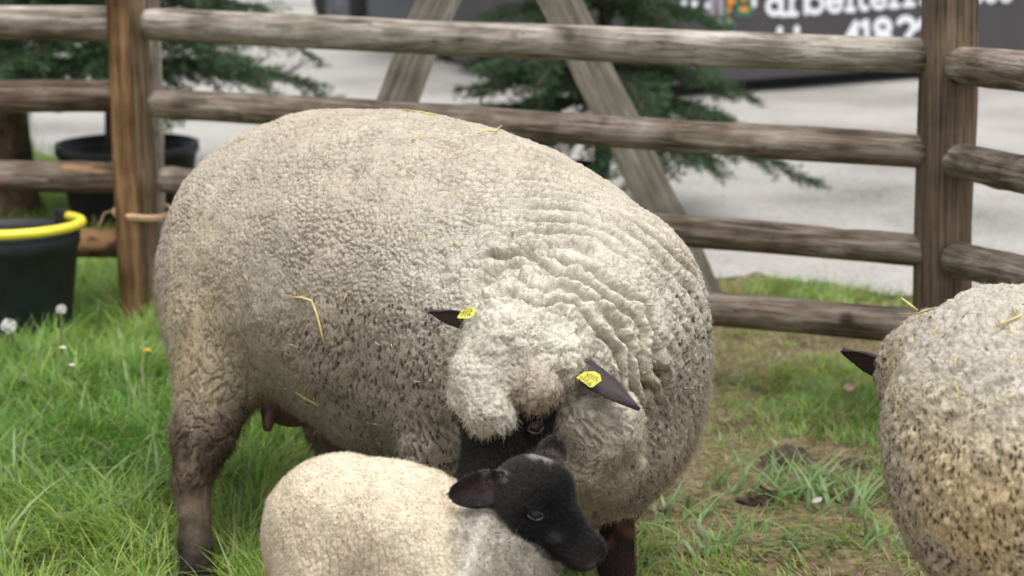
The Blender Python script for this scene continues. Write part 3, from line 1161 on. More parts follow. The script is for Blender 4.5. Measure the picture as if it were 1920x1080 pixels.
    sp = wool_colour_specks(V + warp * 0.3, 100, 0.2, 14) * sstep(0.12, 0.45, sp_m + 0.3 * n2 - 0.08) * (1 - capw)
    c = mixc(c, (0.24, 0.20, 0.15), np.clip(sp_m * 1.2, 0, 1) * 0.5 * (1 - right))
    c = mixc(c, (0.045, 0.036, 0.032), sp * 0.9)
    # brown curl
    bc = sstep(0.065, 0.03, np.linalg.norm(V - W(1005, 738, 2.64), axis=1))
    c = mixc(c, (0.24, 0.17, 0.12), bc * 0.75)
    c = mixc(c, (0.28, 0.21, 0.15), sstep(0.10, 0.05, np.linalg.norm(V - W(1085, 760, 2.74), axis=1)) * 0.35)
    # shins: brown, then black
    lg = leg * sstep(0.0, 0.1, 0.45 - z)
    shin = np.maximum.reduce([sstep(0.17, 0.10, np.hypot(V[:, 0] - q_[0], V[:, 1] - q_[1])) for q_ in (W(364, 960, 3.365), W(640, 860, 3.72), W(830, 1050, 2.99))])
    c = mixc(c, (0.17, 0.125, 0.086), shin * sstep(0.32, 0.20, z + 0.03 * n2 + 0.04 * n1) * 0.9)
    c = mixc(c, (0.07, 0.042, 0.028), shin * sstep(0.36, 0.27, z) * sstep(0.13, 0.20, z) * sstep(-0.15, 0.45, n1 + 0.5 * n2 + 0.25 * fbm(V * np.array([40, 40, 8]), 57, 2)) * 0.8)
    dark = np.array([0.016, 0.013, 0.013])
    bl = black * np.where(z > 0.25, 1, sstep(0.15, 0.06, z + 0.03 * n1 + 0.015 * n2) * 0.88 + 0.1)
    bl = np.maximum(bl, black * (z > 0.28))
    c = mixc(c, dark, bl)
    front_l = sstep(0.5, 0.35, np.linalg.norm((V - W(1158, 1050, 3.0))[:, :2], axis=1) * 4)
    c = mixc(c, (0.025, 0.017, 0.014), front_l * black)
    c = mixc(c, (0.14, 0.075, 0.045), front_l * black * sstep(0.15, 0.5, n1 + 0.3 * n2) * 0.7)
    root = empty('ewe', Vector((float(A[0]), float(A[1]), 0)))
    tag(root, 'large woolly ewe with yellow ear tags, head lowered behind the lamb', 'sheep')
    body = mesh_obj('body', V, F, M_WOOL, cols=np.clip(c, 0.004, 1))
    keep_world(body, root)
    wlen = np.where(black > 0.5, 0.005, lerp(0.0042, 0.010, np.clip(sstep(0.66, 0.40, z), 0, 1))) + capw * (1 - black) * 0.004
    vis = 0.15 + (V[:, 1] < 3.9)
    hair('fleece', V, F, N, np.clip(c * 1.08, 0.004, 1), 110000, wlen, M_FIBRE, root, 3, lean=0.5, curl=0.32, weight=vis * (1 - black) * (0.3 + 0.7 * np.maximum(lk, capw)) + 1e-6, clump=0.6)
    hair('short_hair', V, F, N, np.clip(c, 0.004, 1), 26000, 0.006, M_BLACKHAIR, root, 13, lean=0.8, curl=0.2, weight=black * vis + 1e-7, radius=0.00026)
    # ears with tags
    inn, out = (0.10, 0.055, 0.055), (0.045, 0.034, 0.036)
    e1, _, _ = make_ear('ear', W(900, 612, 2.735), W(803, 583, 2.74), cam_vec(0.0, 0.75, -0.6), 0.042, 0.2, root, inn, out, droop=0.03)
    e2, _, _ = make_ear('ear', W(1068, 676, 2.70), W(1199, 767, 2.66), cam_vec(-0.3, 0.62, 0.7), 0.050, 0.2, root, out, out, droop=0.02)
    M_TAG = plain('tag yellow', (0.90, 0.84, 0.14), 0.35, 0.04, 60, 0.03)
    M_PRINT = plain('tag print', (0.10, 0.09, 0.03), 0.5, 0.2, 60, 0)

    def ear_tag(ear, outline, zc, tilt, lines, seed, lift):
        """flat plastic tag: an outline in photo bearings with its own distance, given thickness"""
        pts = [W(p[0], p[1], zc + tilt * (p[1] - outline[0][1]) * 0.0004) for p in outline]
        pts = np.array(pts)
        cen = pts.mean(0)
        nn = np.cross(pts[1] - pts[0], pts[-1] - pts[0]); nn /= np.linalg.norm(nn)
        if np.dot(nn, cen - np.array([0, 0, CAMH])) > 0:
            nn = -nn
        n_ = len(pts)
        front = pts + nn * 0.0008; back = pts - nn * 0.0008
        fs = [tuple(range(n_)), tuple(range(2 * n_ - 1, n_ - 1, -1))] + [(i, n_ + i, n_ + (i + 1) % n_, (i + 1) % n_) for i in range(n_)]
        t = mesh_obj('ear_tag', np.concatenate([front, back]), fs, M_TAG, smooth=False)
        keep_world(t, root)
        t.parent = ear
        t.matrix_parent_inverse = ear.matrix_world.inverted() @ Matrix.Identity(4)
        # print
        mb = MB()
        for (txt, (x0, y0), (x1, y1), hgt) in lines:
            e0, e1_ = W(x0, y0, zc), W(x1, y1, zc)
            dx = (e1_ - e0); ln = np.linalg.norm(dx); dx /= ln
            dx = dx - nn * np.dot(dx, nn); dx /= np.linalg.norm(dx)
            dy = np.cross(nn, dx)
            o0 = e0 - nn * np.dot(e0 - cen, nn) + nn * 0.0013
            adv = ln / len(txt)
            for i, ch in enumerate(txt):
                for (sx0, sy0, sx1, sy1) in GLYPH.get(ch, []):
                    q0 = o0 + dx * (adv * (i + 0.1 + 0.7 * sx0)) + dy * (hgt * sy0)
                    q1 = o0 + dx * (adv * (i + 0.1 + 0.7 * sx1)) + dy * (hgt * sy1)
                    dd = q1 - q0; dd /= max(np.linalg.norm(dd), 1e-9)
                    pp = np.cross(nn, dd) * 0.00035
                    mb.add([q0 - pp, q1 - pp, q1 + pp, q0 + pp], [(0, 1, 2, 3)])
        tx = mb.build('print', M_PRINT)
        tx.parent = ear
        return t

    GLYPH = {'D': [(0, 0, 0, 1), (0, 1, 0.7, 0.9), (0.7, 0.9, 1, 0.5), (1, 0.5, 0.7, 0.1), (0.7, 0.1, 0, 0)],
             'E': [(0, 0, 0, 1), (0, 1, 1, 1), (0, 0.5, 0.8, 0.5), (0, 0, 1, 0)],
             '5': [(1, 1, 0, 1), (0, 1, 0, 0.55), (0, 0.55, 0.8, 0.55), (0.8, 0.55, 1, 0.3), (1, 0.3, 0.7, 0), (0.7, 0, 0, 0)],
             '6': [(1, 1, 0.2, 0.7), (0.2, 0.7, 0, 0.3), (0, 0.3, 0.5, 0), (0.5, 0, 1, 0.25), (1, 0.25, 0.5, 0.5), (0.5, 0.5, 0, 0.3)],
             '3': [(0, 1, 1, 0.8), (1, 0.8, 0.4, 0.52), (0.4, 0.52, 1, 0.25), (1, 0.25, 0, 0)],
             '0': [(0, 0, 0, 1), (0, 1, 1, 1), (1, 1, 1, 0), (1, 0, 0, 0)],
             '1': [(0.5, 0, 0.5, 1), (0.2, 0.8, 0.5, 1)]}
    ear_tag(e2, [(1080, 708), (1096, 697), (1115, 696), (1125, 702), (1128, 713), (1111, 726), (1106, 726)], 2.652, 0, [('D556', (1085, 712), (1108, 725), 0.007), ('3055', (1096, 705), (1121, 716), 0.006)], 1, 0)
    ear_tag(e1, [(857, 595), (869, 577), (889, 576), (892, 581), (889, 591), (880, 597), (860, 597)], 2.685, 0, [('D556', (864, 593), (884, 592), 0.006), ('0556', (868, 585), (887, 584), 0.006)], 2, 0)
    # eyes
    pt = lambda a, s, h: poll + f * (a * 0.255) + l * (s * 0.255) + u * (h * 0.255)
    for s in (-1, 1):
        make_eye(root, pt(0.49, s * 0.195, 0.03), 0.0130, l * s * 0.6 + u * 0.7 + f * 0.2, l * s - f * 0.45, iris=(0.015, 0.011, 0.009), lid_col=(0.10, 0.06, 0.052))
    # udder with teats
    ub = Beast()
    uc = W(548, 730, 3.50)
    ub.ball(uc, 0.075, 0.05)
    ub.cone(W(506, 740, 3.44), W(502, 800, 3.43), 0.021, 0.010, 0.03)
    ub.cone(W(590, 760, 3.50), W(598, 800, 3.50), 0.018, 0.009, 0.03)
    uv, uf, un = ub.mesh(uc - 0.16, uc + 0.16, 0.006)
    ud = mesh_obj('udder', uv, uf, plain('udder skin', (0.13, 0.062, 0.056), 0.5, 0.25, 60, 0.25))
    keep_world(ud, root)
    global EWE
    EWE = b
    return root


EWE = None
build_ewe()


# ---- lamb
def build_lamb():
    b = Beast()
    A, Bm, C = W(638, 980, 2.62), W(755, 1022, 2.59), W(872, 1092, 2.54)
    b.cone(A, Bm, 0.104, 0.106, 0.06)
    b.cone(Bm, C, 0.106, 0.104, 0.06)
    b.ball(W(600, 1010, 2.60), 0.072, 0.05)
    b.cone(W(885, 1050, 2.55), W(972, 965, 2.57), 0.074, 0.050, 0.05)
    b.ball(W(952, 1045, 2.53), 0.062, 0.05)
    b.cone(W(530, 950, 2.64), W(520, 1060, 2.64), 0.014, 0.017, 0.03)   # tail
    for (x, zc, y0) in ((600, 2.56, 1090), (650, 2.70, 1080), (860, 2.46, 1130), (925, 2.56, 1120)):
        g = ground_zc(540)
        p0 = W(x, y0, zc); p2 = p0.copy(); p2[2] = 0.03
        p1 = p0 * 0.5 + p2 * 0.5 + np.array([-0.012 if x < 700 else 0.008, 0.01, 0])
        b.cone(p0, p1, 0.06, 0.027, 0.04)
        b.cone(p1, p2, 0.024, 0.019, 0.02, 1)
        b.cone(p2 + np.array([0, 0, 0.01]), p2 + np.array([0.008, 0, -0.012]), 0.020, 0.023, 0.01, 1)
    L = 0.168
    poll = W(968, 886, 2.515)
    f, l, u = frame_from(cam_vec(0.725, 0.62, -0.27), cam_vec(0.48, -0.34, 0.80))
    if np.dot(u, cam_vec(0, -1, 0)) < 0:
        u = -u
    pt = head_prims(b, poll, f, l, u, L, 1, 0.02)
    lo = np.array([-0.40, 2.10, -0.02]); hi = np.array([0.20, 2.85, 0.62])
    V, F, N = b.mesh(lo, hi, 0.0038)
    dw, db = b.layers(V)
    black = sstep(-0.008, 0.004, dw - db + 0.006 * fbm(V * 50, 5, 3))
    wool = 1 - black
    z = V[:, 2]
    warp = np.stack([fbm(V * 16 + 11 * i, 131 + i, 2) for i in range(3)], 1) * 0.008
    Q = (V + warp) * np.array([1, 1, 0.6])
    f1, f2, cid = voronoi(Q * 150, 5)
    crack = sstep(0.3, 0.0, f2 - f1)
    lowm = sstep(0.46, 0.36, z)
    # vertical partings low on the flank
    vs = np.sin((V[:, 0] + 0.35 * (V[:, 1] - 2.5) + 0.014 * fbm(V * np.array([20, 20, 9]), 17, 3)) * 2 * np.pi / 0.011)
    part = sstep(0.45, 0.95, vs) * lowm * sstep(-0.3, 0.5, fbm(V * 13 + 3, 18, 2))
    disp = wool * (-0.0018 * crack + 0.0022 * fbm(V * 30, 7, 2) - 0.003 * part * (0.5 + 0.5 * fbm(V * 12, 9, 1)))
    disp += black * 0.0006 * fbm(V * 180, 6, 2)
    V = V + N * disp[:, None]
    n1 = fbm(V * 8, 61, 3); n2 = fbm(V * 70, 62, 2)
    c = np.tile(np.array([0.68, 0.61, 0.475], np.float32), (len(V), 1))
    c = mixc(c, (0.60, 0.49, 0.38), sstep(0.0, 0.7, n1) * 0.4)
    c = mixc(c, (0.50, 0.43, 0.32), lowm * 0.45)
    c = c * (1 + 0.12 * n2)[:, None]
    sp = wool_colour_specks(V, 200, 0.40, 15, (1, 1, 1))
    c = mixc(c, (0.30, 0.21, 0.14), sp * 0.6)
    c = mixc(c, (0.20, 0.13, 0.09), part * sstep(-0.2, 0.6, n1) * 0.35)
    # grey ruff on the neck
    ruff = sstep(0.120, 0.095, np.linalg.norm(V - W(985, 1010, 2.47), axis=1) + 0.008 * n1)
    c = mixc(c, (0.44, 0.42, 0.36), ruff * 0.8)
    rs = wool_colour_specks(V + warp, 165, 0.25, 19)
    c = mixc(c, (0.07, 0.06, 0.055), rs * ruff * 0.8)
    wl = np.exp(-(((V - W(893, 1010, 2.45)) @ cam_vec(0.95, 0.3, 0)) / 0.008) ** 2) * sstep(0.09, 0.03, np.abs((V - W(893, 1000, 2.45)) @ cam_vec(0, 1, 0)))
    c = mixc(c, (0.80, 0.78, 0.72), wl * 0.5)
    dk = np.tile(np.array([0.011, 0.0105, 0.0115], np.float32), (len(V), 1))
    dk = mixc(dk, (0.045, 0.033, 0.028), sstep(0.0, 0.8, n1 + 0.2) * 0.8 * sstep(0.42, 0.10, (V - poll) @ f / L))
    noz = sstep(0.045, 0.015, np.linalg.norm(V - pt(0.98, 0, -0.12), axis=1))
    dk = mixc(dk, (0.085, 0.058, 0.055), noz * 0.6 * sstep(-0.3, 0.4, n1))
    nos = sstep(0.010, 0.004, np.linalg.norm((V - pt(0.985, -0.085, -0.115)), axis=1))
    dk = mixc(dk, (0.22, 0.13, 0.11), nos * 0.75)
    nv = sstep(0.014, 0.004, np.linalg.norm(V - pt(0.66, -0.17, -0.08), axis=1) + 0.006 * fbm(V * 150, 45, 2))
    dk = mixc(dk, (0.16, 0.16, 0.165), nv * 0.5)
    c = c * (1 - black[:, None]) + dk * black[:, None]
    # white tufts beside the ears
    bx_, by_ = bearing(V)
    facing = sstep(-0.1, 0.3, -(N @ cam_vec(0, 0, 1)))
    strk = fbm(V * np.array([190, 190, 70]), 44, 2)
    for (qx, qy, rx, ry) in ((1038, 866, 24, 9), (1008, 862, 18, 6), (945, 898, 12, 10)):
        w = sstep(1.2, 0.3, np.hypot((bx_ - qx) / rx, (by_ - qy) / ry) + 0.6 * strk) * sstep(2.62, 2.58, V[:, 1] * CP + (CAMH - z) * SP)
        c = mixc(c, (0.60, 0.58, 0.54), w * 0.85)
    root = empty('lamb', Vector((float(Bm[0]), float(Bm[1]), 0)))
    tag(root, 'cream lamb with a black head, standing in front of the ewe and looking right', 'lamb')
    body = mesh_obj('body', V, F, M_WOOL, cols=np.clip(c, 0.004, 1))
    keep_world(body, root)
    hl = lerp(0.0050, 0.0052, black) + ruff * 0.008
    hair('fleece', V, F, N, np.clip(c * 1.08, 0.004, 1), 105000, hl, M_FIBRE, root, 4, lean=0.5, curl=0.45, weight=1.0 - black + 1e-7, clump=0.5, radius=0.00024)
    back = -f * 0.9 - u * 0.2
    hair('short_hair', V, F, N, np.clip(c * 0.8, 0.004, 1), 46000, 0.0062, M_BLACKHAIR, root, 14, lean=0.8, down=back, curl=0.22, weight=black * (z > 0.25) + 1e-7, radius=0.00020)
    inn, out = (0.065, 0.036, 0.033), (0.013, 0.012, 0.013)
    ear1, v1, f1_ = make_ear('ear', W(958, 908, 2.485), W(842, 930, 2.47), cam_vec(0.1, 0.22, -0.97), 0.056, 0.2, root, inn, out, blunt=0.7)
    ear2, v2, f2_ = make_ear('ear', W(1022, 886, 2.55), W(1050, 822, 2.57), cam_vec(0.6, 0.1, -0.75), 0.060, 0.25, root, (0.06, 0.044, 0.04), (0.045, 0.034, 0.031), blunt=0.8)
    for (e, v, fa, cl) in ((ear1, v1, f1_, out), (ear2, v2, f2_, (0.05, 0.036, 0.036))):
        q = np.array([x for x in fa if len(x) == 4])
        vv = v.copy()
        nn = np.zeros_like(vv)
        fn = np.cross(vv[q[:, 1]] - vv[q[:, 0]], vv[q[:, 3]] - vv[q[:, 0]])
        for k in range(4):
            np.add.at(nn, q[:, k], fn)
        nn /= np.maximum(np.linalg.norm(nn, axis=1), 1e-9)[:, None]
        cc = np.tile(np.array(cl), (len(vv), 1))
        base = e.data.vertices[0].co
        dist = np.linalg.norm(vv - np.array(base), axis=1)
        cc = np.where((dist < 0.042)[:, None] & (rng.random(len(vv)) < 0.5)[:, None], np.array([[0.45, 0.43, 0.40]]), cc)
        half = len(vv) // 2
        hw = np.concatenate([np.full(half, 0.15), np.ones(len(vv) - half)])
        hh = hair('ear_hair', vv, q, nn, cc, 3500, 0.006, M_BLACKHAIR, root, 9, lean=0.1, curl=0.3, radius=0.0002, weight=hw)
        hh.parent = e
    for s in (-1, 1):
        make_eye(root, pt(0.40, s * 0.236, 0.0), 0.0098, l * s * 0.9 + u * 0.35 + f * 0.15, f + u * 0.55, iris=(0.012, 0.011, 0.012), lid_col=(0.085, 0.085, 0.09))
    return root


build_lamb()


# ---- sheep at the right edge
def build_right():
    b = Beast()
    C = W(1962, 872, 2.50)
    b.cone(C, W(2330, 860, 2.72), 0.228, 0.24, 0.08)
    b.ball(W(1900, 780, 2.56), 0.152, 0.08)
    b.cone(W(1925, 960, 2.48), W(1910, 1180, 2.44), 0.115, 0.055, 0.08)
    p = W(1900, 1180, 2.44)
    q = p.copy(); q[2] = 0.04
    b.cone(p, q, 0.045, 0.034, 0.03, 1)
    b.cone(q, q + np.array([0, -0.02, -0.02]), 0.034, 0.038, 0.01, 1)
    p2 = W(2060, 1150, 2.68); q2 = p2.copy(); q2[2] = 0.03
    b.cone(W(2050, 960, 2.66), p2, 0.12, 0.05, 0.06)
    b.cone(p2, q2, 0.042, 0.036, 0.03, 1)
    for dx in (0.0, 0.22):
        p3 = W(2330, 1000, 2.60 + dx); q3 = p3.copy(); q3[2] = 0.03
        b.cone(p3, p3 * 0.5 + q3 * 0.5, 0.12, 0.045, 0.06)
        b.cone(p3 * 0.5 + q3 * 0.5, q3, 0.04, 0.034, 0.03, 1)
    # neck bends away, head low behind
    b.cone(W(1880, 730, 2.62), W(1765, 700, 2.86), 0.15, 0.098, 0.06)
    poll = W(1750, 668, 2.92)
    f, l, u = frame_from(cam_vec(-0.05, 0.75, 0.62), cam_vec(0.93, 0.28, -0.2))
    head_prims(b, poll, f, l, u, 0.24, 1, 0.03)
    b.ball(W(1755, 690, 2.91), 0.09, 0.04)
    lo = np.array([0.44, 2.0, -0.02]); hi = np.array([1.42, 3.35, 0.95])
    V, F, N = b.mesh(lo, hi, 0.0058)
    dw, db = b.layers(V)
    black = sstep(-0.004, 0.006, dw - db + 0.004 * fbm(V * 60, 5, 2))
    wool = 1 - black
    z = V[:, 2]
    warp = np.stack([fbm(V * 9 + 11 * i, 231 + i, 2) for i in range(3)], 1) * 0.02
    Q = (V + warp) * np.array([1, 1, 0.62])
    f1, f2, cid = voronoi(Q * 100, 6)
    crack = sstep(0.22, 0.0, f2 - f1)
    up = sstep(0.48, 0.66, z)
    hc = W(1760, 660, 2.9)
    sh = np.linalg.norm(V - hc, axis=1) + 0.02 * fbm(V * 7, 88, 3) + 0.006 * fbm(V * 30, 89, 2)
    fold = np.sin(2 * np.pi * sh / 0.030)
    disp = wool * (-0.0024 * crack + 0.0032 * fold * sstep(0.42, 0.6, z) + 0.006 * fbm(V * 9, 90, 2) + 0.003 * fbm(V * 60, 91, 2))
    V = V + N * disp[:, None]
    n1 = fbm(V * 5, 151, 3); n2 = fbm(V * 34, 152, 2)
    c = np.tile(np.array([0.52, 0.45, 0.335], np.float32), (len(V), 1))
    c = mixc(c, (0.50, 0.47, 0.405), up * 0.85)
    c = mixc(c, (0.58, 0.45, 0.24), sstep(0.0, 0.6, n1 + 0.3) * (1 - up) * 0.75)
    c = mixc(c, (0.40, 0.33, 0.24), sstep(0.1, 0.7, -n1) * 0.5)
    c = c * (1 + 0.12 * n2 + 0.08 * (cid - 0.5))[:, None]
    c = mixc(c, (0.22, 0.17, 0.11), crack * 0.3)  # cracks darkened, part dirt and part painted shade
    sp = wool_colour_specks(V + warp * 0.4, 118, 0.15, 24, (1, 1, 0.5)) * sstep(0.0, 0.35, (1 - up) + 0.6 * n2 + 0.1 - 0.25)
    sp = np.maximum(sp, wool_colour_specks(V + warp * 0.4 + 3, 150, 0.6, 25, (1, 1, 0.6)) * sstep(0.1, 0.6, (1 - up) + 0.5 * n1))
    c = mixc(c, (0.05, 0.035, 0.025), sp * 0.92)
    c = mixc(c, (0.018, 0.015, 0.015), black)
    root = empty('sheep', Vector((float(C[0]), float(C[1]), 0)))
    tag(root, 'woolly sheep at the right edge, cut off by the frame, fleece flecked with dark dirt', 'sheep')
    body = mesh_obj('body', V, F, M_WOOL, cols=np.clip(c, 0.004, 1))
    keep_world(body, root)
    ln = np.where(black > 0.5, 0.004, 0.0055)
    hair('fleece', V, F, N, np.clip(c * 1.08, 0.004, 1), 70000, ln, M_FIBRE, root, 5, lean=0.5, curl=0.42, clump=0.9, weight=0.1 + (V[:, 0] < 1.0))
    inn, out = (0.13, 0.06, 0.055), (0.022, 0.017, 0.018)
    make_ear('ear', W(1672, 702, 2.90), W(1576, 660, 2.93), cam_vec(0.15, 0.75, -0.6), 0.050, 0.36, root, inn, out)
    make_ear('ear', W(1820, 680, 2.88), W(1880, 700, 2.84), cam_vec(0.1, 0.75, -0.6), 0.052, 0.3, root, inn, out)
    global EDGE
    EDGE = b
    return root


EDGE = None
build_right()


# ------------------------------------------------------------------ wooden trestle behind the fence
def build_trestle():
    fr, fl = G(1325, 556), G(590, 556)
    apex = on_plane(922, -260, fl, fr)
    root = empty('wooden_trestle', Vector((fl + fr) / 2))
    tag(root, 'grey wooden A-frame trestle of two sloping boards behind the fence', 'trestle')
    for foot, lean in ((fl, -1), (fr, 1)):
        foot = foot - np.array([0, 0, 0.02])
        top = apex + np.array([0.05 * -lean, 0.021 * lean, 0.10])
        x = Vector(top - foot); L = x.length; x.normalize()
        y = Vector((-x.z, 0, x.x)).normalized()
        z = x.cross(y)
        mb = MB()
        n = 30
        for i in range(n):
            pass
        vs, fs = [], []
        w, t = 0.062, 0.02
        ring = [(-w, -t + 0.004), (-w + 0.004, -t), (0, -t), (w - 0.004, -t), (w, -t + 0.004), (w, t), (0, t), (-w, t)]
        for i in range(n + 1):
            for (a, c_) in ring:
                vs.append((L * i / n, a + 0.003 * math.sin(i * 0.9 + lean), c_))
        for i in range(n):
            for k in range(8):
                fs.append((i * 8 + k, (i + 1) * 8 + k, (i + 1) * 8 + (k + 1) % 8, i * 8 + (k + 1) % 8))
        fs.append(tuple(range(8))); fs.append(tuple(n * 8 + k for k in range(7, -1, -1)))
        o = mesh_obj('leg', vs, fs, M_BOARD, smooth=False)
        o.parent = root
        M = Matrix((x, y, z)).transposed().to_4x4()
        M.translation = Vector(foot) - root.location
        o.matrix_local = M
    bolt = MB().tube([Vector(apex) + Vector((0, -0.07, 0.05)), Vector(apex) + Vector((0, 0.07, 0.05))], 0.012, 10).build('bolt', plain('bolt steel', (0.25, 0.24, 0.23), 0.45, 0.2, 60, 0.1, 0.9))
    keep_world(bolt, root)


build_trestle()


# ------------------------------------------------------------------ lettered trailer in the yard
def build_trailer():
    a, b2 = G(1172, 199), G(1735, 154)
    d = (b2 - a) / np.linalg.norm(b2 - a)
    c0 = a - d * 0.05
    Lx, H, Dp, gap = 5.4, 2.1, 2.0, 0.10
    nrm = np.array([d[1], -d[0], 0.0])
    if nrm[1] > 0:
        nrm = -nrm
    root = empty('box_trailer', Vector(c0))
    tag(root, 'dark grey box trailer with large white lettering, parked in the yard', 'trailer')
    R = Matrix((Vector(d), Vector(-nrm), Vector((0, 0, 1)))).transposed()
    mb = MB()
    mb.box((Lx / 2, Dp / 2, gap + H / 2), (Lx, Dp, H), None, 0.03)
    box = mb.build('box', plain('grey paint', (0.058, 0.054, 0.056), 0.55, 0.08, 3, 0.02))
    box.parent = root; box.matrix_local = R.to_4x4()
    mb = MB()
    for k in (1.9, 2.9):
        for yy in (0.25, Dp - 0.25):
            mb = MB()
            prof = [(0.10, -0.08), (0.26, -0.09), (0.29, -0.05), (0.29, 0.05), (0.26, 0.09), (0.10, 0.08)]
            mb.lathe(prof, 28)
            o = mb.build('wheel', plain('trailer tyre', (0.02, 0.02, 0.021), 0.8, 0.2, 40, 0.1), smooth=True)
            o.parent = root
            o.matrix_local = R.to_4x4() @ Matrix.Translation((k, yy, 0.29)) @ Matrix.Rotation(math.pi / 2, 4, 'X')
    ch = MB().box((Lx / 2, Dp / 2, 0.09), (Lx - 0.3, Dp - 0.5, 0.08)).build('chassis', plain('chassis and shade black', (0.012, 0.012, 0.012), 0.7))
    ch.parent = root; ch.matrix_local = R.to_4x4()
    underside_shade = MB().box((Lx / 2, 0.16, 0.055), (Lx - 0.1, 0.02, 0.07)).build('underside_shade', bpy.data.materials['chassis and shade black'])  # added black strip that stands for the shadow under the trailer
    underside_shade.parent = root; underside_shade.matrix_local = R.to_4x4()
    # painted letters: strokes on the long side
    M_W = plain('white paint', (0.86, 0.88, 0.92), 0.5, 0.03, 20, 0)
    M_O = plain('orange paint', (0.80, 0.33, 0.03), 0.5, 0.05, 20, 0)
    M_G = plain('green paint', (0.03, 0.16, 0.09), 0.5, 0.05, 20, 0)
    M_L = plain('mauve paint', (0.34, 0.31, 0.35), 0.5, 0.1, 20, 0)
    pa, pb = a + nrm * 0.004, b2 + nrm * 0.004

    def disc(mb, p, r, n=12):
        u = np.array([0, 0, 1.0])
        vs = [p] + [p + d * (r * math.cos(2 * math.pi * k / n)) + u * (r * math.sin(2 * math.pi * k / n)) for k in range(n)]
        mb.add(vs, [(0, 1 + k, 1 + (k + 1) % n) for k in range(n)])

    def strokes(name, lines, wpx, mat):
        mb = MB()
        lift = 0.0
        for line in lines:
            pts = [on_plane(p[0], p[1], pa, pb) for p in line]
            r = wpx / 2 / FPX * 11.2
            for i, p in enumerate(pts):
                lift += 0.00012
                disc(mb, p + nrm * lift, r)
                if i:
                    q = pts[i - 1]
                    e = p - q
                    if np.linalg.norm(e) < 1e-6:
                        continue
                    e /= np.linalg.norm(e)
                    s_ = np.cross(e, nrm) * r
                    lift += 0.00012
                    o_ = nrm * lift
                    mb.add([q - s_ + o_, p - s_ + o_, p + s_ + o_, q + s_ + o_], [(0, 1, 2, 3)])
        o = mb.build(name, mat)
        keep_world(o, root)
        return o

    def arc(cx, cy, rx, ry, a0, a1, n=12):
        return [(cx + rx * math.cos(math.radians(a0 + (a1 - a0) * k / n)), cy - ry * math.sin(math.radians(a0 + (a1 - a0) * k / n))) for k in range(n + 1)]
    w1 = 10.5
    letters = [
        [arc(1452, 12, 13, 14, 0, 360), [(1464, -8), (1464, 26), (1470, 27)], arc(1452, -6, 12, 10, 20, 150)],     # a
        [[(1478, -10), (1484, -10), (1484, 26)], [(1477, 26), (1493, 26)], arc(1496, 0, 11, 11, 60, 170)],          # r
        [[(1506, -38), (1511, -38), (1511, 24)], arc(1527, 7, 15, 16, 0, 360)],                                     # b
        [arc(1565, 4, 14, 16, 10, 320), [(1552, 4), (1578, 3)]],                                                    # e
        [[(1588, -14), (1594, -14), (1594, 18)], [(1587, 18), (1601, 18)], [(1594, -32), (1594, -31)]],             # i
        [[(1614, -28), (1614, 10), (1618, 16), (1626, 15)], [(1607, -13), (1625, -14)]],                            # t
        [arc(1648, -2, 14, 16, 10, 320), [(1635, -2), (1661, -3)]],                                                 # e
        [[(1670, -20), (1676, -20), (1676, 11)], [(1669, 11), (1684, 11)], arc(1690, -6, 13, 13, 0, 160), [(1703, -6), (1703, 9)], [(1695, 9), (1712, 8)]],  # n
        [[(1729, 4), (1729, 4.6)]],
    ]
    for ls in letters:
        strokes('letter', ls, w1, M_W)
    digits = [
        [[(1604, 92), (1604, 44), (1586, 76), (1612, 76)]],                       # 4
        [[(1616, 46), (1625, 42), (1625, 92)]],                                   # 1
        [arc(1655, 50, 13, 12, 0, 360), arc(1655, 80, 16, 14, 0, 360)],           # 8
        [arc(1698, 48, 14, 13, 150, -40), [(1709, 57), (1684, 92), (1714, 92)]],  # 2
        [[(1727, 40), (1718, 52)]],
        [[(1462, 56), (1462, 60)]], [[(1494, 54), (1494, 58)]],
    ]
    for ls in digits:
        strokes('letter', ls, 13.5, M_W)
    for ls in ([arc(1832, -12, 10, 14, 0, 360)], [arc(1858, -12, 10, 14, 0, 360)], [arc(1886, -13, 10, 14, 0, 360)]):
        strokes('letter', ls, 9, M_W)
    # the emblem left of the lettering
    for name, lines, wpx, mat in (
            ('emblem_dot', [[(1262, 8), (1262, 8.5)], [(1282, 6), (1282, 6.5)], [(1302, 7), (1302, 7.5)], [(1328, 10), (1328, 10.5)], [(1324, 32), (1324, 33)], [(1413, 2), (1413, 8)]], 13, M_W),
            ('emblem_figure', [[(1335, -20), (1335, 22)], [(1350, -20), (1352, 24)], [(1345, 38), (1352, 44)]], 13, M_L),
            ('emblem_green', [[(1362, 20), (1362, 44), (1376, 46)], [(1385, -10), (1383, 26), (1408, 26), (1405, -10)]], 9, M_G),
            ('emblem_orange', [[(1368, -14), (1368, 6)], [(1376, -14), (1374, 4)], [(1367, 18), (1367, 19)], [(1367, 40), (1367, 41)], [(1388, 18), (1402, 18)], [(1395, -8), (1395, 0)]], 9, M_O)):
        for ln_ in lines:
            strokes(name, [ln_], wpx, mat)



build_trailer()


